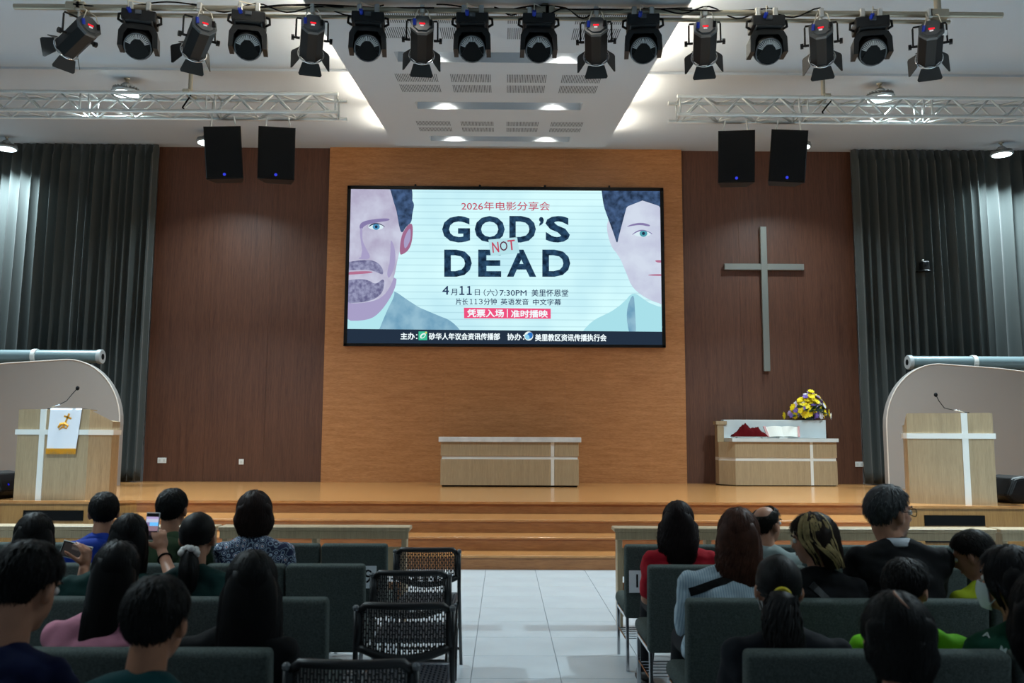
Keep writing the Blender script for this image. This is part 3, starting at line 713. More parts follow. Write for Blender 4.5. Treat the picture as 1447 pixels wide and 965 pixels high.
def monitor(label, x, y, rz, sc=1):
    t = thing('floor_monitor', label, 'speaker', (x, y, STAGE), rz)
    prof = [(-.24, 0), (.20, 0), (.30, .12), (.18, .36), (-.02, .40), (-.30, .16)]
    n = 6; mb = MB()
    pp = [(q[0], q[1]) for q in prof]
    # profile is in yz, extruded along x with rounded ends
    vs = []; secs = [(-.33, .80), (-.31, .93), (-.27, 1), (.27, 1), (.31, .93), (.33, .80)]
    for xx, k in secs: vs += [(xx, q[0]*k, .19+(q[1]-.19)*k) for q in prof]
    fs = [tuple(range(n)), tuple(len(vs)-1-i for i in range(n))]
    for a in range(len(secs)-1): fs += [(a*n+i, (a+1)*n+i, (a+1)*n+(i+1) % n, a*n+(i+1) % n) for i in range(n)]
    zmin = min(v[2] for v in vs); vs = [(x_, y_, z_-zmin) for x_, y_, z_ in vs]
    mb.add(vs, fs); me = mb.build('cabinet', M_black, t); bm = bmesh.new(); bm.from_mesh(me.data); bmesh.ops.recalc_face_normals(bm, faces=bm.faces[:]); bmesh.ops.bevel(bm, geom=bm.edges[:], offset=.012, segments=2, affect='EDGES'); bm.to_mesh(me.data); bm.free()
    MB().rbox(-.25, .25, -.005, .012, -.13, .13, .006, 1, T(0, -.165, .285-zmin) @ RX(math.radians(-40))).build('grille', mat('black grille', '#070708', .75, spec=.2, bump=.6, bscale=500), t)
    MB().ell((.12, .25, .2), (.02, .02, .02), small=True).build('status_light', emit('blue status', '#2a2cff', .5), t)
    return t
monitor('black wedge floor monitor speaker at the left edge of the stage', -7.5, 13.0, math.radians(-95))
monitor('black wedge floor monitor speaker right of the right lectern', 7.52, 12.9, math.radians(96))
# ================================================================== wall cross, sockets, camera
cr = thing('wall_cross', 'polished steel cross mounted on the right brown wall panel', 'cross', (5.47, WALL_Y-.001, 3.0))
M_cr = mat('brushed steel cross', '#989b95', .3, .6)
MB().rbox(-.065, .065, -.10, -.02, 0, 3.07, .004, 1).build('upright', M_cr, cr); MB().rbox(-.84, -.066, -.10, -.02, 2.14, 2.27, .004, 1).rbox(.066, .84, -.10, -.02, 2.14, 2.27, .004, 1).build('cross_arm', M_cr, cr)
MB().box(-.02, .02, -.02, .001, .4, .46).box(-.02, .02, -.02, .001, 2.7, 2.76).build('standoff', M_alu, cr)
for px, py, w2, lab in ((229, 650.5, .09, 'white double wall socket low on the left brown panel near the curtain'), (341, 652.5, .05, 'small white single wall socket low on the left brown panel'), (1020.5, 656, .05, 'white wall socket half hidden by the altar'), (1214.5, 656, .09, 'white double wall socket right of the altar')):
    p = at_y(px, py, WALL_Y)
    t = thing('wall_socket', lab, 'socket', (p.x, WALL_Y, p.z), group='wall sockets on the brown panels')
    pl_ = MB().rbox(-w2, w2, -.012, .002, -.055, .055, .004, 1).build('plate', M_white, t)
    for xx in ((-w2/2, w2/2) if w2 > .06 else (0,)):
        MB().box(xx-.02, xx+.02, -.015, -.011, -.025, .025).build('switch', mat('socket insert', '#c8c8c4', .4), pl_)
p = at_y(1306, 377, 17.45)
t = thing('security_camera', 'small black camera on a bracket in front of the right curtain', 'camera', p)
MB().tube([(-.08, .22, -.06), (-.06, .08, -.09), (0, 0, -.09)], .018, 8).build('bracket', M_black, t); MB().cyl((0, 0, -.1), (0, 0, -.075), .13, .11, 16).build('base', M_black, t)
MB().rbox(-.075, .075, -.09, .07, -.075, .11, .02, 2).build('housing', M_black, t); MB().cyl((0, -.1, .04), (0, -.085, .04), .035, n=14).build('lens', mat('lens glass', '#101418', .05), t); MB().ell((-.06, -.08, .12), (.022, .022, .022), small=True).build('indicator', M_white, t)
# ================================================================== lighting bar over the front
BY = 8.45
BZ = at_y(720, 15.5, BY).z
bx0, bx1 = at_y(20, 14, BY).x, at_y(1416, 19, BY).x
bar = thing('lighting_bar', 'long horizontal steel lighting pipe hung below the ceiling', 'lighting bar', (0, BY, BZ))
MB().cyl((bx0, 0, 0), (bx1, 0, .0), .03, n=14).build('pipe', M_steel, bar, 'auto')
MB().cyl((at_y(95, 20, BY).x, .05, -.055), (at_y(1345, 20, BY).x, .05, -.055), .022, n=10).build('lower_pipe', M_steel, bar, 'auto')
for px in (108, 770, 1325):
    x = at_y(px, 15, BY).x; top = zc(BY)-BZ+.02 if abs(x) > 2.1 else zp(BY)-BZ+.02
    MB().cyl((x, .0, .02), (x, .0, top), .035, n=12).build('drop_pole', M_steel, bar, 'auto')
    MB().rbox(x-.1, x+.1, -.045, .075, -.045, .045, .008, 1).build('pole_clamp', M_steel, bar)
r4 = random.Random(21)
for k in range(9):
    xa = r4.uniform(bx0+.6, bx1-2.2); L = r4.uniform(1.0, 2.4); pts = []
    for i in range(25):
        u = i/24; pts.append((xa+L*u, -.02+.03*math.sin(u*9+k), .035+.02*math.sin(u*7+k*2)-(.09*math.sin(PI*((u*3) % 1))**2 if k % 3 == 0 else .015)))
    MB().tube(pts, .008, 5).build('cable', M_matblack, bar, True)
M_pardk = mat('black lamp housing', '#08090a', .45, spec=.25)
M_headgrey = mat('graphite lamp housing', '#15181b', .45, spec=.3)
M_wcable = mat('white cable', '#c9c4b4', .5)
M_bluec = mat('blue connector', '#1230a0', .4)
M_red = emit('red display', '#ff2030', 1.2)
M_flap = mat('barn door black', '#0e0e0f', .6)
def par_can(px, py, yaw, label, dx=0):
    P = at_y(px, 16, BY)
    t = thing('stage_lamp', label, 'stage lamp', (P.x, BY, BZ), group='barn door lamps on the lighting bar')
    tilt = math.radians(70); yaw = yaw-math.atan2(P.x, BY)
    a = Vector((-math.sin(yaw)*math.sin(tilt), math.cos(yaw)*math.sin(tilt), -math.cos(tilt)))
    c = Vector((0, 0, -.325))
    X = Vector((math.cos(yaw), math.sin(yaw), 0)); Yv = a.cross(X)      # Yv points down-ish/up
    Mx = Matrix((X, Yv, a)).transposed().to_4x4(); Mx.translation = c
    R = .124
    oc = [(R*math.cos(PI/8+PI/4*i), R*math.sin(PI/8+PI/4*i)) for i in range(8)]
    oc2 = [(x*.8, y*.8) for x, y in oc]
    mb = MB(); mb.zprism(oc, -.20, .20, Mx); mb.build('housing', M_pardk, t)
    mb = MB(); mb.zprism([(x*1.02, y*1.02) for x, y in oc], -.215, -.185, Mx); mb.zprism(oc2, -.23, -.21, Mx); rp = mb.build('rear_plate', mat('grey rear plate', '#505355', .4), t)
    mb = MB(); mb.box(-.028, .028, .0, .016, -.236, -.229, Mx); mb.build('display', M_red, rp)
    MB().box(-.02, .015, .028, .042, -.236, -.229, Mx).build('display_label', emit('white display', '#ffffff', .6), rp)
    mb = MB(); ring = [(R*1.04*math.cos(2*PI*i/24), R*1.04*math.sin(2*PI*i/24), .205) for i in range(24)]
    mb.tube([Mx @ Vector(p) for p in ring], .009, 6, True); mb.build('front_ring', M_chrome, t, True)
    MB().cyl(Mx @ Vector((0, 0, .195)), Mx @ Vector((0, 0, .202)), .11, n=20).build('lens', mat('lamp lens', '#20262c', .1), t)
    for k in range(4):
        Rk = Matrix.Rotation(k*PI/2, 4, 'Z')
        H = Mx @ Rk @ T(0, .118, .21) @ RX(-math.radians(36))
        w0, w1, L = .085, .12, .135
        mb = MB(); q = [(-w0, 0, 0), (w0, 0, 0), (w1, 0, L*.85), (w1*.9, 0, L), (-w1*.9, 0, L), (-w1, 0, L*.85)]
        vs = [H @ Vector((x, -.003, z)) for x, y, z in q]+[H @ Vector((x, .003, z)) for x, y, z in q]
        mb.add(vs, [tuple(range(6)), tuple(range(11, 5, -1))]+[(i, 6+i, 6+(i+1) % 6, (i+1) % 6) for i in range(6)]); mb.build('barn_door', M_flap, t)
    hl, hr = Mx @ Vector((-.16, 0, .0)), Mx @ Vector((.16, 0, .0))
    for s, hp in ((-1, hl), (1, hr)):
        MB().cyl(hp, Mx @ Vector((s*.12, 0, 0)), .014, n=8).cyl(Mx @ Vector((s*.175, 0, 0)), Mx @ Vector((s*.205, 0, 0)), .03, n=8).cyl(hp, Mx @ Vector((s*.2, 0, 0)), .012, n=8).build('tilt_knob', M_black, t)
    zt = -.115
    mb = MB(); mb.tube([hl, (hl.x*.99, hl.y*.98, zt-.02), (hl.x*.95, hl.y*.93, zt), (hr.x*.95, hr.y*.93, zt), (hr.x*.99, hr.y*.98, zt-.02), hr], .010, 6); mb.build('yoke', M_black, t)
    MB().cyl((0, 0, zt), (0, 0, -.03), .014, n=8).rbox(-.025, .025, -.045, .045, -.05, .045, .008, 1).build('clamp', M_alu, t)
    for xx, m in ((-.075, M_bluec), (.085, M_black)):
        q = Mx @ Vector((xx, .03, -.23)); MB().cyl(q, q+Vector((0, -.02, .055)), .017, n=8).build('connector', m, t)
        MB().tube([q+Vector((0, -.02, .05)), q+Vector((.03*(1 if xx < 0 else -1), -.02, .14)), (xx*.6, -.035, -.02), (xx*.3, -.0, .038)], .006, 5).build('cable', M_wcable, t, True)
    return t
cans = [(112, 30, 'barn door stage lamp at the left end of the bar, strongly tilted'), (283, 14, 'barn door stage lamp second from the left, tilted, red display'), (442, 2, 'barn door stage lamp third from the left, before the ceiling glow'),
        (597, 0, 'barn door stage lamp with pale rear plate, left before the ceiling panel'), (842, 0, 'barn door stage lamp with pale rear plate, right before the ceiling panel'), (995, 3, 'barn door stage lamp third from the right end of the bar'),
        (1159, 0, 'barn door stage lamp second from the right, red display'), (1312, 5, 'barn door stage lamp at the right end of the bar with white sticker')]
for px, yw, lab in cans: last_can = par_can(px, 60, math.radians(yw), lab)
MB().box(-.045, .045, -.012, .0, -.025, .025, T(.02, -.21, -.30)@RX(.1)).build('sticker', mat('white sticker', '#f2f2f2', .5), last_can)
def moving_head(px, label, pan):
    P = at_y(px, 16, BY)
    t = thing('moving_head_lamp', label, 'moving head', (P.x, BY, BZ), group='moving head lamps on the lighting bar')
    mg = M_headgrey
    mb = MB(); mb.rbox(-.165, .165, -.12, .12, -.19, -.075, .012, 2, RZ(pan)); mb.rbox(-.135, .135, -.135, .135, -.215, -.18, .01, 1, RZ(pan)); mb.build('base', mg, t)
    MB().box(-.03, .03, -.14, -.119, -.13, -.09, RZ(pan)).build('base_label', mat('base grey label', '#4a4f55', .5), t)
    for s in (-1, 1):
        MB().tube([RZ(pan) @ Vector(q) for q in ((s*.16, -.02, -.09), (s*.2, -.02, -.10), (s*.205, -.02, -.16), (s*.16, -.02, -.185))], .014, 6).build('handle', M_black, t, True)
        MB().cyl((s*.09, 0, -.08), (s*.09, 0, -.03), .014, n=8).rbox(s*.09-.025, s*.09+.025, -.045, .045, -.05, .045, .008, 1).build('clamp', M_alu, t)
    pts = [(-.19, -.46), (-.185, -.30), (-.15, -.235), (-.06, -.215), (.06, -.215), (.15, -.235), (.185, -.30), (.19, -.46), (.145, -.46), (.135, -.33), (.1, -.275), (-.1, -.275), (-.135, -.33), (-.145, -.46)]
    mb = MB(); mb.prism(pts[::-1], -.095, .095, RZ(pan)); mb.build('yoke', mg, t)
    nrm = Vector((math.sin(pan)*.82, -math.cos(pan)*.82, -.57)).normalized()
    X = Vector((math.cos(pan), math.sin(pan), 0)); Yv = nrm.cross(X)
    Mx = Matrix((X, Yv, nrm)).transposed().to_4x4(); Mx.translation = (0, 0, -.40)
    mb = MB(); mb.lathe([(.09, -.16), (.13, -.12), (.142, -.02), (.142, .06), (.132, .085)], 24, Mx); hd = mb.build('head', M_pardk, t, 'auto')
    mb = MB(); mb.tube([Mx @ Vector((.128*math.cos(2*PI*i/28), .128*math.sin(2*PI*i/28), .088)) for i in range(28)], .007, 6, True); mb.build('head_ring', mat('grey metal ring', '#6b6f73', .35, .8), hd, True)
    fm = mat('grey fin', '#b4b7b8', .4, 0)
    for i in range(9):
        for s in (0, 1):
            ang = math.radians(20+i*9) if s == 0 else math.radians(160-i*9)
            if s and i > 7: continue
            d = Vector((math.cos(ang), math.sin(ang), 0)); tt = Vector((-d.y, d.x, 0))
            A, B = d*.072, d*.118
            vs = [A-tt*.0045, A+tt*.0045, B+tt*.0045, B-tt*.0045]
            vs = [Mx @ (q+Vector((0, 0, .083))) for q in vs]+[Mx @ (q+Vector((0, 0, .098))) for q in vs]
            MB().add(vs, [(3,2,1,0),(4,5,6,7),(0,1,5,4),(1,2,6,5),(2,3,7,6),(3,0,4,7)]).build('fin', fm, hd)
    mb = MB(); mb.prism([(-.06, -.11), (.06, -.11), (.115, -.06), (.03, .075), (-.03, .075), (-.115, -.06)], -.098, -.08, Mx @ RX(-PI/2) @ RX(PI) if False else Mx @ Matrix(((1,0,0,0),(0,0,1,0),(0,-1,0,0),(0,0,0,1)))); mb.build('rear_cover', M_black, hd)
    q = Vector((-.05, -.13, -.11)); MB().cyl(q, q+Vector((0, -.05, .02)), .02, n=8).build('connector', M_bluec, t)
    MB().tube([q+Vector((0, -.04, .02)), q+Vector((.0, -.06, .09)), (.02, -.04, .03), (.1, 0, .04)], .006, 5).build('cable', M_wcable, t, True)
    return t
mh = [(199, .25, 'moving head lamp nearest the left end of the lighting bar'), (353, .2, 'moving head lamp second from the left on the lighting bar'), (521, .1, 'moving head lamp at the left edge of the dropped ceiling panel'),
      (668, 0, 'moving head lamp just left of the bar centre'), (761, 0, 'moving head lamp just right of the bar centre'), (908, -.1, 'moving head lamp at the right edge of the dropped ceiling panel'), (1082, -.05, 'moving head lamp second from the right on the lighting bar'), (1229, -.2, 'moving head lamp nearest the right end of the lighting bar')]
for px, pan, lab in mh: moving_head(px, lab, pan)
# ================================================================== box trusses
TY = 11.8; TS = .27
def truss(label, xe, s, ztop, L=6.0):
    """box truss from its inner end xe outwards"""
    t = thing('box_truss', label, 'truss', (xe, TY, ztop-TS))
    for y, z in ((0, 0), (0, TS), (TS, 0), (TS, TS)):
        MB().cyl((-s*.08 if y else 0, y, z), (s*L, y, z), .028, n=12).build('chord', M_alu, t, 'auto')
    dz = MB().cyl((0, 0, 0), (TS, 0, TS), .014, n=8).mesh('brace', M_alu, True)
    dz2 = MB().cyl((0, 0, 0), (TS, TS, 0), .014, n=8).mesh('brace', M_alu, True)
    vv = MB().cyl((0, 0, 0), (0, 0, TS), .013, n=8).mesh('upright', M_alu, True)
    hh = MB().cyl((0, 0, 0), (0, TS, 0), .013, n=8).mesh('cross_tube', M_alu, True)
    k = 0; x = .1
    while x < L-TS:
        up = k % 2
        for y in (0, TS):
            o = link('brace', dz, t, (s*x if not up else s*(x+TS), y, 0)); o.scale.x = s if not up else -s
        for z in (0, TS):
            o = link('brace', dz2, t, (s*x if up else s*(x+TS), 0, z)); o.scale.x = s if up else -s
        if k % 6 == 5 or k == 0:
            xx = x+TS+.02 if k else .04
            for d in ((0, .12) if k else (0,)):
                for y in (0, TS): link('upright', vv, t, (s*(xx+d), y, 0))
                for z in (0, TS): link('cross_tube', hh, t, (s*(xx+d), 0, z))
            if k: x += .16
        x += TS; k += 1
    return t
zl = at_y(478, 133, TY).z; zr_ = at_y(957, 136, TY).z
xl, xr = at_y(478, 133, TY).x, at_y(957, 136, TY).x
truss('silver box truss hung on the left side below the ceiling', xl, -1, zl)
truss('silver box truss hung on the right side below the ceiling', xr, 1, zr_)
for px, zt, lab in ((269, zl, 'steel drop pole holding up the left truss'), (1163, zr_, 'steel drop pole holding up the right truss')):
    x = at_y(px, 125, TY+TS/2).x
    t = thing('truss_hanger', lab, 'pole', (x, TY+TS/2, zt))
    MB().cyl((0, 0, -.02), (0, 0, zc(TY+TS/2)-zt+.03), .03, n=12).build('pole', M_steel, t, 'auto'); MB().rbox(-.05, .05, -TS/2-.04, TS/2+.04, -.0, .05, .01, 1).build('clamp', M_steel, t)
    MB().tube([(.03, -.1, .04), (.06, -.14, -.05), (.0, -.12, -.12), (-.06, -.1, -.2), (-.02, -.06, -.25)], .012, 6).build('cable', M_matblack, t, True)
# ================================================================== hanging loudspeakers
def loudspeaker(px0, px1, pyt, pyb, label, pan, tilt, roll):
    Y = TY+.05
    c0, c1 = at_y((px0+px1)/2, pyt, Y-.1), at_y((px0+px1)/2, pyb, Y-.1)
    t = thing('loudspeaker', label, 'loudspeaker', (c0.x, Y, c0.z-.01), group='loudspeakers hung from the trusses')
    W2, Hh, D = .255, .74, .36
    R = RZ(pan) @ RX(tilt) @ RY(roll)
    mb = MB(); q = [(-W2, -.05), (W2, -.05), (W2*.72, D-.05), (-W2*.72, D-.05)]
    mb.zprism(q, -Hh, 0, R); mb.build('cabinet', M_black, t)
    gr = MB().rbox(-W2+.008, W2-.008, -.068, -.045, -Hh+.012, -.012, .008, 2, R).build('grille', mat('black grille', ''), t)
    MB().ell(R @ Vector((0, -.07, -Hh+.06)), (.022, .01, .022), R, small=True).build('blue_logo', emit('blue logo', '#3a46e8', .8), gr)
    for s in (-1, 1):
        MB().tube([R @ Vector((s*.17, .03, -.02)), (s*.17, .02, .05), (s*.15, .0, .16)], .010, 6).build('bracket', M_alu, t)
    return t
loudspeaker(284, 339, 175, 252, 'black loudspeaker hanging left of its pair under the left truss', math.radians(8), math.radians(7), math.radians(-4))
loudspeaker(363, 416, 176, 257, 'black loudspeaker hanging right of its pair under the left truss', math.radians(9), math.radians(6), 0)
loudspeaker(1016, 1070, 181, 262, 'black loudspeaker hanging left of its pair under the right truss', math.radians(-9), math.radians(6), math.radians(1))
loudspeaker(1090, 1147, 180, 258, 'black loudspeaker hanging right of its pair under the right truss', math.radians(-7), math.radians(7), math.radians(4))
# ================================================================== high bay lamps
M_bay = mat('cast lamp housing', '#8d9294', .5, .3)
M_baylens = emit('high bay lens', '#eafdff', 6)
hb_proto = {}
def high_bay(x, y, label, drop=.06, watts=1.0):
    z = zc(y) - (.035*(1-(y-12.1)/6.2) if y > 12.1 else 0)
    t = thing('high_bay_lamp', label, 'ceiling lamp', (x, y, z), group='round high bay lamps on the ceiling')
    if not hb_proto:
        hb_proto['stem'] = MB().cyl((0, 0, .02), (0, 0, -drop), .018, n=10).cyl((0, 0, .015), (0, 0, -.02), .05, .04, 14).mesh('stem', M_steel, 'auto')
        hb_proto['hook'] = MB().tube([(.0, 0, -drop+.03), (.03, 0, -drop), (.02, 0, -drop-.03), (0, 0, -drop-.04)], .008, 6).mesh('hook', M_steel, True)
        hb_proto['driver'] = MB().lathe([(.04, -.05), (.085, -.045), (.09, 0), (.06, .03), (.02, .04)], 20, T(0, 0, -drop-.06)).mesh('driver_box', M_bay, 'auto')
        hb_proto['dome'] = MB().lathe([(.19, -.005), (.21, .005), (.21, .03), (.17, .045), (.1, .07), (.05, .085)], 32, T(0, 0, -drop-.19)).mesh('reflector', M_bay, 'auto')
        fb = MB()
        for i in range(24):
            fb.box(.09, .195, -.003, .003, .04, .085, T(0, 0, -drop-.19) @ RZ(2*PI*i/24))
        hb_proto['fins'] = fb.mesh('cooling_fins', M_bay)
        hb_proto['lens'] = MB().lathe([(.02, -.022), (.13, -.02), (.18, -.008), (.185, 0)], 32, T(0, 0, -drop-.19)).mesh('lens', M_baylens, True)
    for k, nm in (('stem', 'stem'), ('hook', 'hook'), ('driver', 'driver_box'), ('dome', 'reflector'), ('fins', 'cooling_fins'), ('lens', 'lens')):
        ob = link(nm, hb_proto[k], t if k != 'fins' else ref)
        if k == 'dome': ref = ob
    lamp('lamp_light', 'AREA', t, (0, 0, -drop-.235), HIGHBAY_W*watts, (.74, .93, 1), shape='DISK', size=.34, spread=math.radians(125))
    return t
high_bay(-5.72, 12.55, 'lit high bay lamp above the left truss')
high_bay(5.66, 12.5, 'lit high bay lamp above the right truss')
high_bay(-10.1, 17.0, 'lit high bay lamp in front of the far left curtain', watts=.7)
high_bay(10.05, 16.85, 'lit high bay lamp in front of the far right curtain', watts=.7)
high_bay(-5.78, 16.25, 'lit high bay lamp peeking out behind the left loudspeaker', watts=.22)
high_bay(5.75, 16.25, 'lit high bay lamp hidden behind the right loudspeakers', watts=.22)
high_bay(-5.7, 7.9, 'lit high bay lamp over the left seats, out of frame', watts=.95)
high_bay(5.7, 7.9, 'lit high bay lamp over the right seats, out of frame', watts=.95)
high_bay(-5.0, 2.6, 'lit high bay lamp over the rear left seats, out of frame', watts=.2)
high_bay(5.0, 2.6, 'lit high bay lamp over the rear right seats, out of frame', watts=.2)
# ================================================================== desk rails in front of the seats
RAIL_Y = 7.45
def rail(label, x0, x1, cut=None):
    t = thing('desk_rail', label, 'rail', ((x0+x1)/2, RAIL_Y, 0))
    L = (x1-x0)/2
    MB().rbox(-L, L, 0, .2, .80, .835, .006, 1).build('ledge', M_pale, t)
    MB().rbox(-L+.012, L-.012, .008, .035, .735, .80, .004, 1).build('front_board', M_pale, t)
    for x in (-L+.05, 0, L-.05):
        MB().rbox(x-.022, x+.022, .03, .16, .0, .80, .004, 1).build('leg', M_pale, t)
    MB().rbox(-L+.07, -.022, .08, .1, .42, .66, .003, 1).rbox(.022, L-.07, .08, .1, .42, .66, .003, 1).build('modesty_panel', M_pale, t)
    MB().rbox(-L+.07, L-.07, .12, .15, .08, .36, .003, 1).build('lower_panel', M_riser, t)
    return t
xe = at_y(579, 745, RAIL_Y).x; xr0 = at_y(868, 748, RAIL_Y).x; RL = 1.62
nth = ['nearest the aisle', 'second from the aisle', 'third from the aisle']
for k in range(3):
    rail('pale wood desk rail before the left seats, %s' % nth[k], xe-RL*(k+1)-.03*k, xe-RL*k-.03*k)
    rail('pale wood desk rail before the right seats, %s' % nth[k], xr0+RL*k+.03*k, xr0+RL*(k+1)+.03*k)
# ================================================================== upholstered row chairs
CW = .455; PITCH_X = .466; LX, RX_ = -.80, .84
def make_chair():
    """local origin on the floor under the rear face of the backrest, facing +y"""
    t = link('row_chair', None)
    mb = MB(); lean = RX(math.radians(5))
    mb.rbox(-CW/2, CW/2, 0, .085, .36, .86, .022, 3, T(0, -.0, 0) @ T(0, .045, .36) @ lean @ T(0, -.045, -.36)); bkr = mb.build('backrest', M_fabric, t, 'auto')
    MB().tube([lean_pt for lean_pt in ((-CW/2+.01, -.018, .64), (0, -.019, .638), (CW/2-.01, -.018, .64))], .0035, 5).build('seam', mat('seam', '#262e2c', .9), bkr)
    mb = MB(); mb.rbox(-CW/2, CW/2, .1, .56, .37, .46, .04, 4); mb.build('seat', M_fabric, t, 'auto')
    for s in (-1, 1):
        x = s*(CW/2-.02)
        MB().rbox(x-.011, x+.011, .03, .055, 0, .42, .003, 1).build('leg', M_chrome, t)
        MB().rbox(x-.011, x+.011, .50, .525, 0, .38, .003, 1).build('leg', M_chrome, t)
        MB().rbox(x-.009, x+.009, .05, .51, .345, .368, .003, 1).build('side_rail', M_chrome, t)
    rk = MB()
    for i in range(6):
        y = .12+i*.07; rk.cyl((-CW/2+.02, y, .2), (CW/2-.02, y, .2), .004, n=5)
    for s in (-1, 1): rk.cyl((s*(CW/2-.02), .03, .2), (s*(CW/2-.02), .51, .2), .006, n=6)
    rk.build('book_rack', M_chrome, t)
    return t
proto = make_chair(); first = True
rowname = ['front', 'second', 'third', 'fourth', 'fifth']; ordn = ['at the aisle', 'second from the aisle', 'third from the aisle', 'fourth from the aisle', 'fifth from the aisle', 'sixth from the aisle', 'seventh from the aisle']
counts = {-1: [7, 6, 5, 4, 2], 1: [7, 6, 5, 4, 2]}
CHAIRS = {}
for s in (-1, 1):
    for r in range(5):
        for k in range(counts[s][r]):
            o = proto if first else copy_tree(proto); first = False
            x = (LX-CW/2-k*PITCH_X) if s < 0 else (RX_+CW/2+k*PITCH_X)
            o.location = (x, ROW_Y[r], 0); CHAIRS[(s, r, k)] = o
            tag(o, 'dark green upholstered chair in the %s %s row, %s' % (rowname[r], 'left' if s < 0 else 'right', ordn[k]), 'chair', 'upholstered chairs in rows')
# number cards on the chair sides at the aisle
def card(label, x, y, z, txt, rz=0):
    t = thing('number_card', label, 'card', (x, y, z), rz)
    MB().box(-.055, .055, -.001, .001, -.075, .075).build('paper', mat('paper', '#dfe3e6', .7), t)
    me = text_mesh(txt, 0, .13, center=True)
    for v in me.vertices: v.co = (v.co.x, -.0025, v.co.y)
    me.materials.clear(); me.materials.append(M_matblack); link('lettering', me, t)
p = at_y(521, 816, 6.05); card('white paper card with number 9 on the left front row chair', p.x-.005, 6.068, p.z, '9')
p = at_y(903, 822, 6.06); card('white paper card with number 1 on the right front row chair', p.x-.012, 6.068, p.z, '1')
# ================================================================== black folding chairs
M_fold = mat('black folding plastic', '#0d0e10', .42); M_foldseat = mat('blue black seat plastic', '#141b28', .4); M_tube2 = mat('black tube steel', '#0c0c0d', .35)
def fold_chair(label, x, y):
    t = thing('folding_chair', label, 'folding chair', (x, y, 0), group='black folding chairs along the aisle')
    W2 = .203
    def curve_y(u): return -.035*(1-(2*u-1)**2)      # backrest bows to the rear
    def bot(u): return .665-.045*(1-(2*u-1)**2)
    fr_ = MB()
    N = 12
    top = [(-W2+2*W2*i/N, curve_y(i/N), .845 if 0 < i < N else .815) for i in range(N+1)]
    low = [(-W2+2*W2*i/N, curve_y(i/N), bot(i/N)) for i in range(N+1)]
    fr_.tube(top, .017, 8); fr_.tube(low, .02, 8); fr_.tube([top[0], low[0]], .02, 8); fr_.tube([top[-1], low[-1]], .02, 8); fr_.build('back_frame', M_fold, t, True)
    g = MB(); nb = 34
    for i in range(1, nb):
        u = i/nb; xx = -W2+2*W2*u; g.box(xx-.003, xx+.003, curve_y(u)-.006, curve_y(u)+.006, bot(u), .842)
    for i in range(nb):
        u0, u1 = i/nb, (i+1)/nb; um = (u0+u1)/2
        z = .815-(.018 if i % 2 else 0)
        while z > bot(um)+.01:
            g.box(-W2+2*W2*u0, -W2+2*W2*u1, curve_y(um)-.006, curve_y(um)+.006, z-.0035, z+.0035); z -= .036
    g.build('back_mesh', M_fold, t)
    st_ = MB(); st_.tube([(-W2+.01, .03, .475), (W2-.01, .03, .475), (W2-.005, .2, .48), (W2-.02, .43, .475), (0, .45, .47), (-W2+.02, .43, .475), (-W2+.005, .2, .48)], .017, 6, True); st_.build('seat_frame', M_foldseat, t, True)
    g = MB(); nb = 18
    for i in range(1, nb):
        xx = -W2+.01+(2*W2-.02)*i/nb; g.box(xx-.005, xx+.005, .03, .44, .471, .481)
    for i in range(nb):
        xa, xb = -W2+.01+(2*W2-.02)*i/nb, -W2+.01+(2*W2-.02)*(i+1)/nb; yy = .06+(.02 if i % 2 else 0)
        while yy < .43: g.box(xa, xb, yy-.006, yy+.006, .471, .481); yy += .04
    g.build('seat_mesh', M_foldseat, t)
    for s in (-1, 1):
        xx = s*(W2+.012)
        MB().tube([(xx, -.01, .83), (xx, .0, .60), (xx, .12, .40), (xx, .40, .0)], .012, 8).build('leg', M_tube2, t, True)
        MB().tube([(xx-s*.026, .36, .44), (xx-s*.026, .22, .3), (xx-s*.02, -.02, 0)], .012, 8).build('leg', M_tube2, t, True)
        MB().ell((xx, -.01, .832), (.016, .016, .016), small=True).build('end_cap', mat('grey cap', '#55585a', .5), t)
    MB().cyl((-W2, .31, .13), (W2, .31, .13), .010, n=8).build('crossbar', M_tube2, t); MB().cyl((-W2, .05, .11), (W2, .05, .11), .010, n=8).build('crossbar', M_tube2, t)
    return t
for px0, px1, pyt, lab in ((560, 648, 773, 'black folding chair farthest up the aisle, by the desk rail'), (527, 635, 805, 'black folding chair second from the stage along the aisle'), (504, 640, 850, 'black folding chair third from the stage, seat fully seen'), (411, 584, 929, 'black folding chair nearest the camera at the bottom edge')):
    Y = .475*FPX/(px1-px0)
    for _ in range(3):
        zt = at_y((px0+px1)/2, pyt, Y).z; 
    # the top of the back is .86 m above the floor
    d = ray((px0+px1)/2, pyt); Y = (.86-CAMH)/d.z*d.y
    fold_chair(lab, at_y((px0+px1)/2, pyt, Y).x, Y)
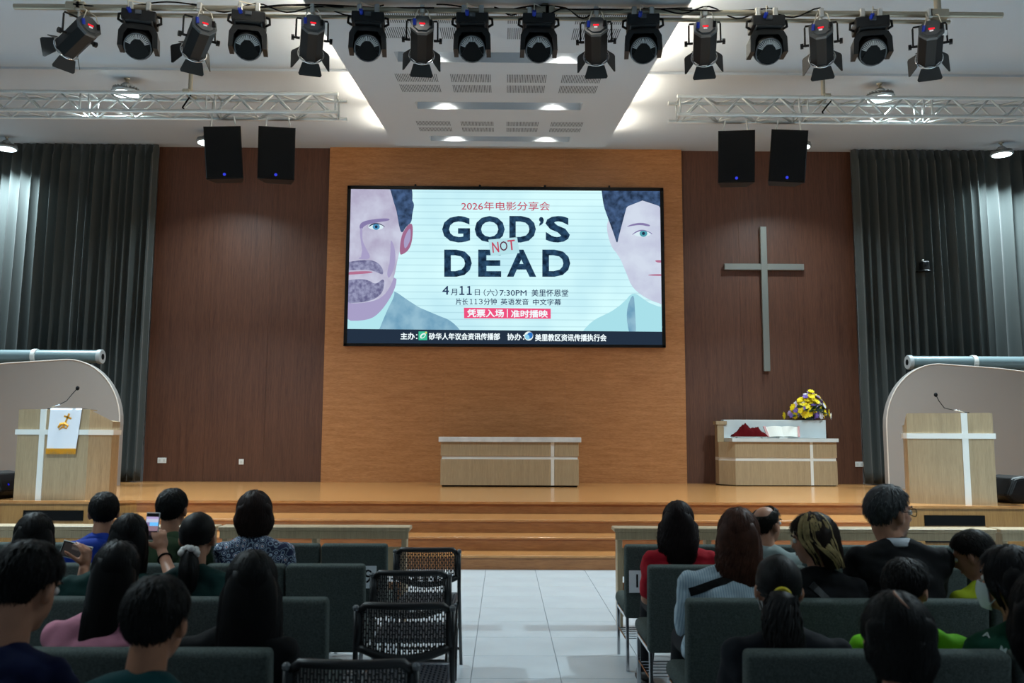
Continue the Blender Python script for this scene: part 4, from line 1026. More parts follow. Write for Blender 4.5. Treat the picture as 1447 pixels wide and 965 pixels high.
# ================================================================== people
from mathutils.bvhtree import BVHTree
BVH = {}
def remesh(mb, voxel, smooth=3, fac=.5):
    me = mb.mesh('tmp'); o = bpy.data.objects.new('tmp', me)
    m = o.modifiers.new('r', 'REMESH'); m.mode = 'VOXEL'; m.voxel_size = voxel; m.use_smooth_shade = True
    if smooth:
        s = o.modifiers.new('s', 'SMOOTH'); s.iterations = smooth; s.factor = fac
    out = evaluated_mesh(o); bpy.data.meshes.remove(me)
    return out
def cap(mb, a, b, ra, rb):
    """tapered capsule"""
    a, b = Vector(a), Vector(b)
    mb.ell(a, (ra,)*3); mb.ell(b, (rb,)*3)
    if (b-a).length > 1e-4: mb.cyl(a, b, ra, rb, 14)
def hand(mb, wrist, d, palm, thumb, curl=.5, spread=1.0, sc=1.0, thumb_dir=None):
    """palm and five fingers: d = along the hand, palm = palm normal, thumb = side of the thumb"""
    d, palm, th = Vector(d).normalized(), Vector(palm).normalized(), Vector(thumb).normalized()
    palm = (palm-d*palm.dot(d)).normalized(); ac = d.cross(palm)
    if ac.dot(th) < 0: ac = -ac
    R = Matrix((ac, d, palm)).transposed()
    w = Vector(wrist)
    mb.ell(w+d*.05*sc, (.041*sc, .055*sc, .017*sc), R.to_4x4()); cap(mb, w, w+d*.04*sc, .026*sc, .028*sc)
    for i, L in enumerate((.072, .08, .074, .058)):
        b = w+d*(.088-.004*abs(i-1))*sc+ac*(.031-.0205*i)*sc; dd = d+ac*(.10-.07*i)*spread; dd.normalize(); r = .0095*sc
        for k, fr in enumerate((.45, .32, .26)):
            dd = (dd*math.cos(curl)+palm*math.sin(curl)).normalized() if k or curl > .2 else dd
            e = b+dd*L*fr*sc; cap(mb, b, e, r, r*.93); b = e; r *= .93
    b = w+d*.03*sc+ac*.032*sc; dd = (d*.65+ac*.75+palm*.35).normalized() if thumb_dir is None else Vector(thumb_dir).normalized(); r = .0125*sc
    for L in (.038, .032, .026):
        e = b+dd*L*sc; cap(mb, b, e, r, r*.9); b = e; r *= .88; dd = (dd*.9+d*.25+palm*.12).normalized() if thumb_dir is None else dd
SKINS = {}
def skin(c):
    return mat('skin '+c, c, .5, spec=.4, vary=.06, vscale=30)
def hairmat(c):
    n = 'hair '+c
    if n in MATS: return MATS[n]
    m = mat(n, c, .55, spec=.13, vary=.3, vscale=40); return m
HC = Vector((0, -.012, .03)); HR = (.074, .096, .090)
def cap_point(phi, th, t):
    d = Vector((math.sin(th)*math.sin(phi), math.sin(th)*math.cos(phi), math.cos(th)))
    return HC+Vector((d.x*(HR[0]+t), d.y*(HR[1]+t), d.z*(HR[2]+t))), d
def hairline(phi, style):
    a = abs((phi+PI) % (2*PI)-PI)/PI          # 0 front .. 1 back
    if style in ('long', 'bob', 'wavy'): k = [(0, 50), (.25, 62), (.42, 88), (.5, 98), (1, 100)]
    elif style == 'pony': k = [(0, 46), (.3, 66), (.5, 100), (.62, 118), (.8, 124), (1, 126)]
    elif style == 'bowl': k = [(0, 80), (.25, 95), (.45, 112), (.6, 122), (1, 126)]
    elif style == 'mullet': k = [(0, 60), (.25, 70), (.42, 98), (.55, 112), (.75, 135), (1, 140)]
    else: k = [(0, 46), (.25, 60), (.40, 84), (.47, 102), (.54, 98), (.60, 116), (.70, 140), (1, 148)]
    for (p, q), (p2, q2) in zip(k, k[1:]):
        if a <= p2: return math.radians(q+(q2-q)*(a-p)/(p2-p))
    return math.radians(k[-1][1])
def ribbon(mb, pts, w, nrm):
    """a lock of hair: three-sided tapering strip"""
    n = len(pts); vs = []; fs = []
    for i, p in enumerate(pts):
        d = (pts[min(i+1, n-1)]-pts[max(i-1, 0)])
        sd = d.cross(nrm)
        sd = sd.normalized() if sd.length > 1e-9 else Vector((1, 0, 0))
        ww = w*(1-(i/(n-1))**2*.85)
        vs += [p-sd*ww, p+nrm*ww*.5, p+sd*ww]
    for i in range(n-1):
        a = i*3; fs += [(a, a+1, a+4, a+3), (a+1, a+2, a+5, a+4)]
    mb.add(vs, fs)
def hair_mesh(style, L, th, seed, n=1300, short_len=.045, lift=.012, part=None, drape=-.12, width=1.0, t_from=None, sel=None, back=0.0):
    r = random.Random(seed); mb = MB()
    NP, NT = 40, 12
    vs = []; fs = []
    # scalp shell (outer and inner surface)
    if sel is None:
        t0 = t_from or 0
        for surf in (1, 0):
            o = len(vs)
            for j in range(NT+1):
                for i in range(NP):
                    phi = 2*PI*i/NP; hl = hairline(phi, style); thx = (t0+(1-t0)*j/NT)*hl
                    edge = min(1, (1-j/NT)*3); nn = noise.noise(Vector((math.sin(phi)*3, math.cos(phi)*3+seed, thx*3)))
                    p, d = cap_point(phi, thx, surf*(th*(.35+.65*edge)*(1+.35*nn)+.003)-(1-surf)*.004)
                    vs.append(p)
            for j in range(NT):
                for i in range(NP):
                    a, b = o+j*NP+i, o+j*NP+(i+1) % NP; q = (a, a+NP, b+NP, b); fs.append(q if surf else q[::-1])
        nn_ = (NT+1)*NP
        for i in range(NP):
            a, b = NT*NP+i, NT*NP+(i+1) % NP; fs.append((a, a+nn_, b+nn_, b)); fs.append((i, (i+1) % NP, nn_+(i+1) % NP, nn_+i))
        mb.add(vs, fs)
    longs = style in ('long', 'wavy', 'bob', 'mullet')
    if longs and sel is None:
        # closed mass of hair falling behind the neck
        prof = []
        K = 10
        zb = -L
        for k in range(K+1):
            u = (k/K)**1.3; z = .075+(zb-.075)*u
            sh0 = .78+.22*min(1, u*7); wx = sh0*(HR[0]+th*1.0)*(1+(width-1)*min(1, 2*u))*(1+.10*math.sin(PI*u))*(1-.25*max(0, u-.7)/.3)
            y0 = -.047-th; yc = y0+(drape+.01-y0)*min(1, u*1.5)-back*u; wy = sh0*(.060*(1-.45*u)+.004)
            prof.append((z, wx, yc, wy))
        vs = []; fs = []; n_ = 22
        for z, wx, yc, wy in prof:
            for i in range(n_):
                a = 2*PI*i/n_; nn = 1+.10*noise.noise(Vector((math.cos(a)*4, math.sin(a)*4, z*3+seed)))
                vs.append((wx*math.cos(a)*nn, yc+wy*math.sin(a)*nn, z+.012*noise.noise(Vector((a*3, seed, 0)))))
        for k in range(K):
            for i in range(n_): a, b = k*n_+i, k*n_+(i+1) % n_; fs.append((a, a+n_, b+n_, b))
        fs.append(tuple(range(n_))); fs.append(tuple(K*n_+i for i in reversed(range(n_))))
        mb.add(vs, fs)
    for s in range(n):
        phi = r.uniform(0, 2*PI); hl = hairline(phi, style); a = abs((phi+PI) % (2*PI)-PI)/PI
        u = math.sqrt(r.random()); u = max(u, t_from or 0); th0 = hl*u
        if sel is not None and not sel(phi, th0): continue
        pts = []; nrm = None
        if style == 'pony':
            # combed back to the tie
            p, d = cap_point(phi, th0, th*1.05); tie = Vector((0, -.118, L if False else .0)); nrm = d
            for k in range(6):
                f = k/5; th1 = th0; q = p.lerp(tie, f)
                dd = Vector(((q.x-HC.x)/HR[0], (q.y-HC.y)/HR[1], (q.z-HC.z)/HR[2])); dl = dd.length
                if dl > 1e-6 and dl < 1+th/.09: dd = dd/dl*(1+th/.085+.02*r.random()); q = Vector((HC.x+dd.x*HR[0], HC.y+dd.y*HR[1], HC.z+dd.z*HR[2]))
                pts.append(q)
            ribbon(mb, pts, .0035, nrm); continue
        hang = longs and a > .36
        if not hang:
            ln = short_len*r.uniform(.7, 1.3); nseg = 4; jit = r.uniform(-1.6, 1.6); lf = lift*r.uniform(.3, 1.6)
            for k in range(nseg+1):
                f = k/nseg; p, d = cap_point(phi+jit*f*ln*3, min(th0+f*ln/.09, hl+.18), th*.8+lf*math.sin(f*PI/2)*(1 if u < .9 else .4))
                pts.append(p); nrm = nrm or d
            ribbon(mb, pts, .0030 if u < .85 else .0018, nrm)
        else:
            tt = th*r.uniform(.85, 1.25); wob = r.uniform(0, 6.28); wv = (.012 if style == 'wavy' else .003); k = 0
            for k in range(4):
                f = k/3; p, d = cap_point(phi, th0+(max(th0, math.radians(96))-th0)*f, tt); pts.append(p); nrm = d
            end = L*r.uniform(.82, 1.04)*(.8 if a < .5 else 1); p0 = pts[-1]; K = 7
            for k in range(1, K+1):
                f = k/K; z = p0.z+(-end-p0.z)*f
                g = min(1, f*1.5)
                yt = p0.y+(min(p0.y, drape-back*f-.03*abs(math.cos(phi)))-p0.y)*g*(.35 if a < .52 else 1)
                x = p0.x*width*(1+.12*math.sin(PI*f))*(1-.4*max(0, f-.5))+wv*math.sin(f*11+wob)
                pts.append(Vector((x, yt+wv*math.cos(f*9+wob), z)))
            ribbon(mb, pts, .0052, Vector((nrm.x, nrm.y-.2, 0)).normalized() if (nrm.x or nrm.y) else Vector((0, -1, 0)))
    return mb
def ponytail(L, seed, r0=.03, tie=Vector((0, -.125, .0)), wavy=.0, back=.06, n=160):
    r = random.Random(seed); mb = MB(); K = 9; path = []
    for k in range(K+1):
        f = k/K; path.append(tie+Vector((.01*math.sin(f*4+seed), -.035*math.sin(min(1, f*2.2)*PI/2)-back*f*.4, .01*math.sin(f*PI)-L*f)))
    rad = [r0*(.75+.75*math.sin(PI*min(1, .15+f*.75)))*(1 if f < .8 else 1-(f-.8)*3.2) for f in [k/K for k in range(K+1)]]
    mb.tube(path, rad, 10)
    for s in range(n):
        a = r.uniform(0, 2*PI); o = Vector((math.cos(a), math.sin(a), 0)); w = r.uniform(0, 6)
        pts = [p+o*rd*r.uniform(.95, 1.12)+Vector((wavy*math.sin(k*1.3+w), wavy*math.cos(k*1.1+w), 0)) for k, (p, rd) in enumerate(zip(path, rad))]
        ribbon(mb, pts, .0035, o)
    return mb
def seat_x(row, x):
    return min((o.location.x for (s, r, k), o in CHAIRS.items() if r == row), key=lambda c: abs(c-x))
def person(label, row, px, crown, hy=.06, hs=1.0, sw=.19, yaw=0, pitch=0, roll=0, lean=0.0, hair=None, hairc='#0b0909', skinc='#a5745a', shirt=None, sleeve=.55,
           pants='#16171b', arms=None, voxel=.0105, bulk=1.0, collar=None, seed=1, shoes='#15130f', top_name='shirt', shoulder=.225, neck=1.0):
    Y = ROW_Y[row]+.24
    P = at_y(px, crown, Y+hy); hz = P.z-.122*hs
    sx_ = seat_x(row, P.x); lean = P.x-sx_
    root = thing('person', label, 'person', (sx_, Y, 0))
    Rh = RZ(yaw) @ RX(-pitch) @ RY(roll)
    Hm = T(lean, hy, hz) @ Rh @ Matrix.Scale(hs, 4)
    hp = lambda x, y, z: Hm @ Vector((x, y, z))
    Rr = Rh.to_3x3()*hs
    def hel(mb, c, r): mb.ell(hp(*c), r, (Rh @ Matrix.Scale(hs, 4)))
    sz = hz-shoulder*hs                       # shoulder height
    ny = min(hy-.055, .09); cx = lean*.6
    S_ = {-1: Vector((cx-sw, ny-.01, sz)), 1: Vector((cx+sw, ny-.01, sz))}
    arms = arms or {}
    E = {}; H = {}
    for s in (-1, 1):
        a = arms.get(s, {})
        E[s] = Vector(a.get('elbow', (cx+s*(sw+.005), ny+.12, sz-.25))); H[s] = Vector(a.get('wrist', (s*.10, .29, .60)))
    def torso(mb, g, legs=False):
        pz = .585; ch = Vector((cx*.9, ny*.75-.005, sz-.16)); ab = Vector((cx*.45, ny*.4, (pz+sz-.1)/2))
        mb.ell((0, 0, pz), (.165*bulk+g, .125*bulk+g, .12+g)); mb.ell(ab, (.145*bulk+g, .115*bulk+g, max(.12, (sz-pz)*.42)+g)); mb.ell(ch, ((sw-.025)*1.0+g, .115*bulk+g, .19+g))
        nb = Vector((lean*.9, ny+.0, sz+.05))
        for s in (-1, 1):
            cap(mb, nb+Vector((s*.02, -.005, .0)), S_[s]+Vector((-s*.02, 0, -.012)), .05+g, .05+g*.9)
        cap(mb, S_[-1]+Vector((.03, 0, -.05)), S_[1]+Vector((-.03, 0, -.05)), .065+g, .065+g)
    # ---- body: one continuous mesh
    mb = MB(); torso(mb, -.004)
    nb = Vector((lean*.9, ny+.005, sz+.02)); cap(mb, nb, hp(0, -.025, -.05), min(.06, .058*hs*neck), .053*hs*neck)
    hel(mb, HC, HR); hel(mb, (0, .028, -.03), (.064, .066, .083)); hel(mb, (0, .058, -.085), (.034, .03, .026)); hel(mb, (0, .02, -.065), (.058, .05, .04))
    cap(mb, hp(0, .092, .012), hp(0, .112, -.022), .008*hs, .013*hs); hel(mb, (.011, .1, -.027), (.01, .01, .008)); hel(mb, (-.011, .1, -.027), (.01, .01, .008))
    hel(mb, (0, .085, .033), (.05, .014, .012)); hel(mb, (0, .085, -.058), (.024, .014, .012))
    for s in (-1, 1):
        mb.ell(hp(s*(.082 if hair and hair['style'] in ('short', 'pony', 'mullet') else .078), -.004, -.010), (.012, .023, .035), Rh @ RZ(s*.35) @ Matrix.Scale(hs, 4)); mb.ell(hp(s*.074, .0, -.03), (.010, .012, .014), Rh @ Matrix.Scale(hs, 4))
        cap(mb, S_[s], E[s], .044*min(bulk, 1.05), .036); cap(mb, E[s], H[s], .039, .027)
        a = arms.get(s, {})
        d = a.get('dir', (Vector((-s*.25, .85, -.3)))); hand(mb, H[s], d, a.get('palm', (0, -.25, -1)), a.get('thumb', (-s, .2, 0)), a.get('curl', .28), thumb_dir=a.get('thumb_dir'))
        hip = Vector((s*.09, .03, .56)); kn = Vector((s*.10, .45, .53)); an = Vector((s*.13, .49, .10))
        cap(mb, hip, kn, .08, .058); cap(mb, kn, an, .056, .036); mb.ell((s*.13, .55, .045), (.04, .11, .035))
    body = remesh(mb, voxel, 3); body.materials.append(skin(skinc)); link('body', body, root)
    for s in (-1, 1):
        eb = MB(); eb.ell(hp(s*.031, .083, .010), (.0125*hs,)*3); 
        eb.cur = 1; eb.ell(hp(s*.031, .0925, .010), (.0055*hs, .0045*hs, .0055*hs), Rh, small=True)
        eb.build('eye', [mat('eye white', '#d8d4cf', .2), mat('iris', '#1a110c', .2)], root, True)
        bb = MB(); bb.tube([hp(s*.014, .098, .032), hp(s*.033, .096, .037), hp(s*.05, .083, .031)], [.0035, .0045, .0025], 5); bb.build('eyebrow', hairmat(hairc), root, True)
    lb = MB(); lb.ell(hp(0, .0955, -.054), (.021*hs, .006*hs, .004*hs), Rh, small=True).ell(hp(0, .0945, -.062), (.018*hs, .006*hs, .005*hs), Rh, small=True); lb.build('lips', mat('lips', '#8a4a44', .45), root, True)
    # ---- clothes
    mb = MB(); torso(mb, .012)
    for s in (-1, 1):
        if sleeve <= 1: cap(mb, S_[s], S_[s].lerp(E[s], sleeve), .057*min(bulk, 1.1), .052)
        else: cap(mb, S_[s], E[s], .057*min(bulk, 1.1), .048); cap(mb, E[s], E[s].lerp(H[s], sleeve-1), .05, .038)
    sh = remesh(mb, .013, 4)
    nv = len(sh.vertices); co = np.empty(nv*3); no = np.empty(nv*3); sh.vertices.foreach_get('co', co); sh.vertices.foreach_get('normal', no)
    co = co.reshape(-1, 3); no = no.reshape(-1, 3)
    q = np.array([.009*noise.noise(Vector((p[0]*9+seed, p[1]*9, p[2]*14)))+.005*noise.noise(Vector((p[0]*22, p[1]*22+seed, p[2]*30))) for p in co])
    sh.vertices.foreach_set('co', (co+no*q[:, None]).ravel()); sh.update()
    sh.materials.append(shirt); sho = link(top_name, sh, root)
    if collar:
        cb = MB(); ring = []
        for i in range(20):
            a = 2*PI*i/20; ring.append((nb.x+.068*math.cos(a), nb.y+.004+.066*math.sin(a), sz+.058+(.03 if neck > 1 else 0)-.022*math.sin(a)+.004*math.cos(2*a)))
        vs = [Vector(p) for p in ring]+[Vector((nb.x+(p[0]-nb.x)*1.16, nb.y+(p[1]-nb.y)*1.16, p[2]-.038)) for p in ring]+[Vector((nb.x+(p[0]-nb.x)*.94, nb.y+(p[1]-nb.y)*.94, p[2]-.002)) for p in ring]+[Vector((nb.x+(p[0]-nb.x)*1.08, nb.y+(p[1]-nb.y)*1.08, p[2]-.045)) for p in ring]
        fs = []
        for i in range(20):
            k = (i+1) % 20; fs += [(i, k, 20+k, 20+i), (40+i, 60+i, 60+k, 40+k), (i, 40+i, 40+k, k), (20+i, 20+k, 60+k, 60+i)]
        cb.add(vs, fs); cb.build('collar', collar, root, True)
    mb = MB(); mb.ell((0, 0, .58), (.178*min(bulk, 1.1), .13*min(bulk, 1.05), .115))
    for s in (-1, 1):
        hip = Vector((s*.09, .03, .565)); kn = Vector((s*.10, .45, .535)); an = Vector((s*.13, .49, .10)); cap(mb, hip, kn, .092, .07); cap(mb, kn, an, .068, .05)
    tr_ = remesh(mb, .016, 3); tr_.materials.append(mat('cloth '+pants, pants, .9, spec=.2)); link('trousers', tr_, root)
    for s in (-1, 1):
        MB().ell((s*.13, .545, .052), (.05, .125, .05)).box(s*.13-.045, s*.13+.045, .43, .66, 0, .02).build('shoe', mat('shoe '+shoes, shoes, .5), root, True)
    # ---- hair
    if hair:
        hair = dict(hair); style = hair.pop('style'); L = hair.pop('L', .1); thk = hair.pop('th', .014)
        pony = hair.pop('pony', None)
        hm = hair_mesh(style, L, thk, seed, **hair)
        me = hm.mesh('hair', hairmat(hairc), True); ho = link('hair', me, root); ho.matrix_local = Hm
        if pony:
            po = ponytail(seed=seed, **pony['tail']).mesh('ponytail', hairmat(hairc), True); o = link('ponytail', po, root); o.matrix_local = Hm
            tb = MB(); tp = pony['tail'].get('tie', Vector((0, -.125, 0)))
            if pony.get('scrunchie'):
                for i in range(9):
                    a = 2*PI*i/9; tb.ell(tp+Vector((.034*math.cos(a), -.008+.008*math.sin(i*2.1), .03*math.sin(a))), (.02, .018, .018), small=True)
            else: tb.tube([tp+Vector((.026*math.cos(2*PI*i/16), -.004, .024*math.sin(2*PI*i/16))) for i in range(16)], .008, 6, True)
            tb = tb.build('hair_tie', pony['mat'], root, True); tb.matrix_local = Hm
    return root, Hm, Rh, dict(sz=sz, cx=cx, ny=ny, S=S_, E=E, H=H, nb=nb, shirt=sho)
def hood(root, I, m):
    mb = MB(); nb = I['nb']; mb.ell(nb+Vector((0, -.065, .0)), (.125, .06, .06)); mb.ell(nb+Vector((0, -.085, -.06)), (.10, .045, .09))
    for s in (-1, 1): cap(mb, nb+Vector((s*.08, -.04, .015)), nb+Vector((s*.06, .05, -.01)), .035, .025)
    me = remesh(mb, .012, 4); me.materials.append(m); link('hood', me, root)
def on_surface(o, p, d):
    """nearest point of a mesh object along a ray given in its own frame"""
    if o.name not in BVH:
        me = o.data; BVH[o.name] = BVHTree.FromPolygons([v.co.copy() for v in me.vertices], [tuple(f.vertices) for f in me.polygons])
    loc, nrm, idx, dist = BVH[o.name].ray_cast(Vector(p), Vector(d)); return (loc, nrm)
def cloth(name, col, **k): return mat('cloth '+name, col, k.pop('rough', .85), spec=.2, bump=.25, bscale=350, vary=k.pop('vary', .08), vscale=12, **k)
def pattern_mat(name, kind):
    m, nt, b = nodes_mat(name); tc = nt.nodes.new('ShaderNodeTexCoord'); b.inputs['Roughness'].default_value = .85
    r = nt.nodes.new('ShaderNodeValToRGB'); r.color_ramp.interpolation = 'CONSTANT'
    if kind == 'floral':
        v = nt.nodes.new('ShaderNodeTexVoronoi'); v.inputs['Scale'].default_value = 26; nt.links.new(tc.outputs['Object'], v.inputs['Vector']); nt.links.new(v.outputs['Distance'], r.inputs[0])
        cs = [(0, '#7a2f3a'), (.16, '#c7cbd2'), (.26, '#26365f'), (.38, '#98a9b6'), (.46, '#1a2140'), (.62, '#7d8f9f'), (.72, '#20294a')]
    elif kind == 'plaid':
        w1 = nt.nodes.new('ShaderNodeTexWave'); w1.inputs['Scale'].default_value = 9; w1.bands_direction = 'X'; w2 = nt.nodes.new('ShaderNodeTexWave'); w2.inputs['Scale'].default_value = 9; w2.bands_direction = 'Z'
        for w_ in (w1, w2): w_.inputs['Distortion'].default_value = .6; nt.links.new(tc.outputs['Object'], w_.inputs['Vector'])
        ad = nt.nodes.new('ShaderNodeMath'); ad.operation = 'ADD'; nt.links.new(w1.outputs['Fac'], ad.inputs[0]); nt.links.new(w2.outputs['Fac'], ad.inputs[1])
        mu = nt.nodes.new('ShaderNodeMath'); mu.operation = 'MULTIPLY'; mu.inputs[1].default_value = .5; nt.links.new(ad.outputs[0], mu.inputs[0]); nt.links.new(mu.outputs[0], r.inputs[0])
        cs = [(0, '#2b1b26'), (.3, '#8a3a52'), (.5, '#3c2b38'), (.62, '#b9a3ac'), (.8, '#6b2a40')]
    else:
        w1 = nt.nodes.new('ShaderNodeTexWave'); w1.inputs['Scale'].default_value = 26; w1.bands_direction = 'X'; w1.inputs['Distortion'].default_value = .5; nt.links.new(tc.outputs['Object'], w1.inputs['Vector']); nt.links.new(w1.outputs['Fac'], r.inputs[0])
        cs = [(0, '#7f929e'), (.2, '#95a7b1'), (.8, '#a3b3bb')]
    el = r.color_ramp.elements
    while len(el) < len(cs): el.new(.5)
    for e, (p, c) in zip(el, cs): e.position = p; e.color = lin(c)
    nt.links.new(r.outputs[0], b.inputs['Base Color']); return m
BLK = '#070606'
SHORT = dict(style='short', th=.008, short_len=.030, lift=.008, n=2700)
# ------------------------------------------------------------------ left block
q = person('person in a blue hoodie with short black hair in the second left row', 1, 148, 697, hs=.98, hair=dict(SHORT, th=.010), hairc='#0d0b0b', shirt=cloth('blue hoodie', '#0f2f86'), sleeve=1.8, seed=1, hy=0.16, sw=0.185, yaw=0.43, top_name='hoodie', collar=cloth('blue hoodie', ''))
hood(q[0], q[3], cloth('blue hoodie', ''))
q = person('person in an olive green hoodie with short black hair in the second left row', 1, 245, 692, hs=1.0, hair=dict(SHORT, th=.010), hairc='#0b0a0a', shirt=cloth('olive hoodie', '#33452f'), sleeve=1.8, seed=2, hy=0.03, sw=0.185, yaw=-0.05, top_name='hoodie', collar=cloth('olive hoodie', ''))
hood(q[0], q[3], cloth('olive hoodie', ''))
person('woman with short brown-black bob in a navy floral blouse, second left row', 1, 360, 699, hs=.98, hair=dict(style='bob', L=.13, th=.030, drape=-.075, n=1400), hairc='#1c100c', shirt=pattern_mat('navy floral print', 'floral'), sleeve=.9, seed=3, hy=0.15, yaw=0.3, top_name='blouse', sw=.19, bulk=1.05)
ph1 = at_y(107, 779, 4.78)
def loc(row, lean_px, crown, hy, p, lean=0): # world point -> a person's frame
    Y = ROW_Y[row]+.24; P = at_y(lean_px, crown, Y+hy); return Vector((p.x-seat_x(row, P.x), p.y-Y, p.z))
wq = loc(2, 50, 728, .16, at_y(119, 803, 4.72)); eq = loc(2, 50, 728, .16, at_y(112, 850, 4.52))
r_, Hm, Rh, I = person('girl with long black hair holding up a phone sideways, far left third row', 2, 50, 728, hs=.97, hair=dict(style='long', L=.33, th=.016), hairc=BLK, shirt=cloth('dark green school shirt', '#0e2f2c'), sleeve=.6, seed=4, hy=0.16, yaw=0.42, voxel=.0075,
       arms={1: dict(elbow=eq, wrist=wq, dir=(.05, .1, 1), palm=(-1, .35, 0), thumb=(-.3, -1, .3), curl=.75, thumb_dir=(-.65, -.25, .55))}, pants='#10201f')
q = person('girl with long black hair and dark green shirt, left third row centre', 2, 183, 729, hs=.95, hair=dict(style='long', L=.36, th=.015), hairc=BLK, shirt=cloth('dark green school shirt', ''), sleeve=.6, seed=5, hy=0.03, yaw=0.38, roll=.06, pants='#10201f')
w6 = loc(2, 281, 727, .15, at_y(229, 779, 4.84)); e6 = loc(2, 281, 727, .15, at_y(247, 828, 4.62))
r6, Hm6, Rh6, I6 = person('girl with ponytail and white scrunchie raising a phone, left third row', 2, 281, 727, hs=.97, hair=dict(style='pony', th=.013, n=700), hairc=BLK, shirt=cloth('dark green school shirt', ''), sleeve=.62, seed=6, hy=0.15, yaw=0.05, voxel=.0075, pants='#10201f', sw=.185,
       arms={-1: dict(elbow=e6, wrist=w6, dir=(-.25, .1, 1), palm=(-.35, .6, .1), thumb=(-1, -.4, .2), curl=.7, thumb_dir=(-.75, -.25, .5))}, collar=cloth('dark green school shirt', ''))
MB().tube([tuple(w6.lerp(e6, .22)+frame_of(w6-e6)[0]*.034*math.cos(2*PI*i/16)+frame_of(w6-e6)[1]*.034*math.sin(2*PI*i/16)) for i in range(16)], .005, 6, True).build('bracelet', M_matblack, r6, True)
po = ponytail(.24, 6, .03, Vector((.0, -.12, -.055))).mesh('ponytail', hairmat(BLK), True); o = link('ponytail', po, r6); o.matrix_local = Hm6
tb = MB()
for i in range(10): a = 2*PI*i/10; tb.ell(Vector((.036*math.cos(a), -.135+.01*math.sin(i*2.3), -.055+.022*math.sin(a))), (.02, .018, .018), small=True)
o = tb.build('scrunchie', mat('white scrunchie', '#d9d6cf', .8), r6, True); o.matrix_local = Hm6
person('girl in a pink shirt with very long black hair, left fourth row', 3, 165, 768, hs=.97, hair=dict(style='long', L=.44, th=.012, n=1300, width=.9), hairc=BLK, shirt=cloth('pink shirt', '#b8788a'), sleeve=.9, seed=7, hy=0.14, sw=0.19, yaw=0.3, roll=.08)
person('person in navy with short black hair bending down at the lower left corner', 4, 40, 769, hs=1.0, hair=dict(SHORT, th=.010), pitch=.35, hairc=BLK, shirt=cloth('navy shirt', '#0a1436'), sleeve=.6, seed=8, hy=0.16, sw=0.195, yaw=-0.18, voxel=.009)
person('boy in a dark teal polo with short black hair at the bottom left', 4, 224, 818, hs=.93, hair=dict(SHORT, th=.010), pitch=.12, hairc=BLK, skinc='#9c6a4e', shirt=cloth('teal polo', '#0c3c3e'), sleeve=.6, seed=9, hy=0.03, yaw=-0.08, sw=.185, collar=cloth('teal polo', ''), voxel=.009)
person('woman in black with very long straight black hair beside the aisle, left', 3, 357, 783, hs=.98, hair=dict(style='long', L=.46, th=.018, n=1200, width=1.12), hairc='#0c0b0b', shirt=cloth('black top', '#0c0c0e'), sleeve=1.7, seed=10, hy=0.03, yaw=0.26, sw=.18)
# ------------------------------------------------------------------ right block
person('woman in a red top with wavy dark hair in the second right row', 1, 958, 712, hs=.95, hair=dict(style='wavy', L=.27, th=.022, n=1200, width=1.1), hairc='#140a0a', shirt=cloth('red top', '#9a1020'), sleeve=.8, seed=11, hy=0.03, yaw=-0.25, sw=.18)
r12, Hm12, Rh12, I12 = person('woman with brown hair in a pale grey striped shirt with black strap', 2, 1043, 722, hs=1.08, hair=dict(style='wavy', L=.25, th=.018, n=1500, width=.92), hairc='#3a1f14', shirt=pattern_mat('pale grey stripe', 'stripe'), sleeve=1.25, seed=12, hy=0.15, sw=0.22, yaw=-0.3, bulk=1.2, shoulder=.195, top_name='blouse', collar=cloth('pale collar', '#8fa0aa'))
person('balding man with grey collar partly hidden in the second right row', 1, 1083, 715, hs=.97, hair=dict(SHORT, th=.010, t_from=.5, n=500), hairc='#15130f', shirt=cloth('grey shirt', '#7c8785'), sleeve=.9, seed=13, hy=0.14, yaw=-1.0, collar=cloth('grey collar', '#98a29f'))
r14, Hm14, Rh14, I14 = person('youth with bleached streaks in dark hair and black shirt, third right row', 2, 1148, 730, hs=.97, hair=dict(style='mullet', L=.14, th=.022, drape=-.09, n=900), pitch=.15, hairc='#1b110b', shirt=cloth('black shirt', '#0d0d10'), sleeve=.9, seed=14, hy=0.03, sw=0.18, yaw=0.9)
hl = hair_mesh('mullet', .14, .026, 77, n=420, short_len=.06, sel=lambda phi, th: .15 < th < 1.15 and -.75 < ((phi+1.9+PI) % (2*PI)-PI) < .75)
o = link('bleached_streaks', hl.mesh('bleached_streaks', hairmat('#8d7a52'), True), r14); o.matrix_local = Hm14
r15, Hm15, Rh15, I15 = person('man with grey hair and glasses in a black jacket, third right row', 2, 1255, 688, hs=1.12, hair=dict(SHORT, th=.012, n=1000), pitch=.03, hairc='#3b3c3d', shirt=cloth('black jacket', '#0c0c0e'), sleeve=1.85, seed=15, hy=0.15, sw=0.21, yaw=-1.3, bulk=1.22, shoulder=.19, neck=1.15, collar=cloth('white collar', '#b7bcc2'), top_name='jacket')
gb = MB()
for s in (-1, 1):
    ring = [(s*.033+.024*math.cos(2*PI*i/16), .113-.012*abs(math.cos(2*PI*i/16)*1), .010+.017*math.sin(2*PI*i/16)) for i in range(16)]
    gb.tube(ring, .002, 5, True); gb.tube([(s*.057, .104, .016), (s*.077, .05, .016), (s*.082, .0, .014), (s*.082, -.02, -.004)], .002, 5)
gb.tube([(-.01, .115, .014), (.01, .115, .014)], .002, 5)
o = gb.build('glasses', M_matblack, r15, True); o.matrix_local = Hm15
TAIL = dict(tail=dict(L=.20, r0=.036, wavy=.006, tie=Vector((0, -.13, .005))), mat=mat('yellow hair tie', '#d8c21a', .5))
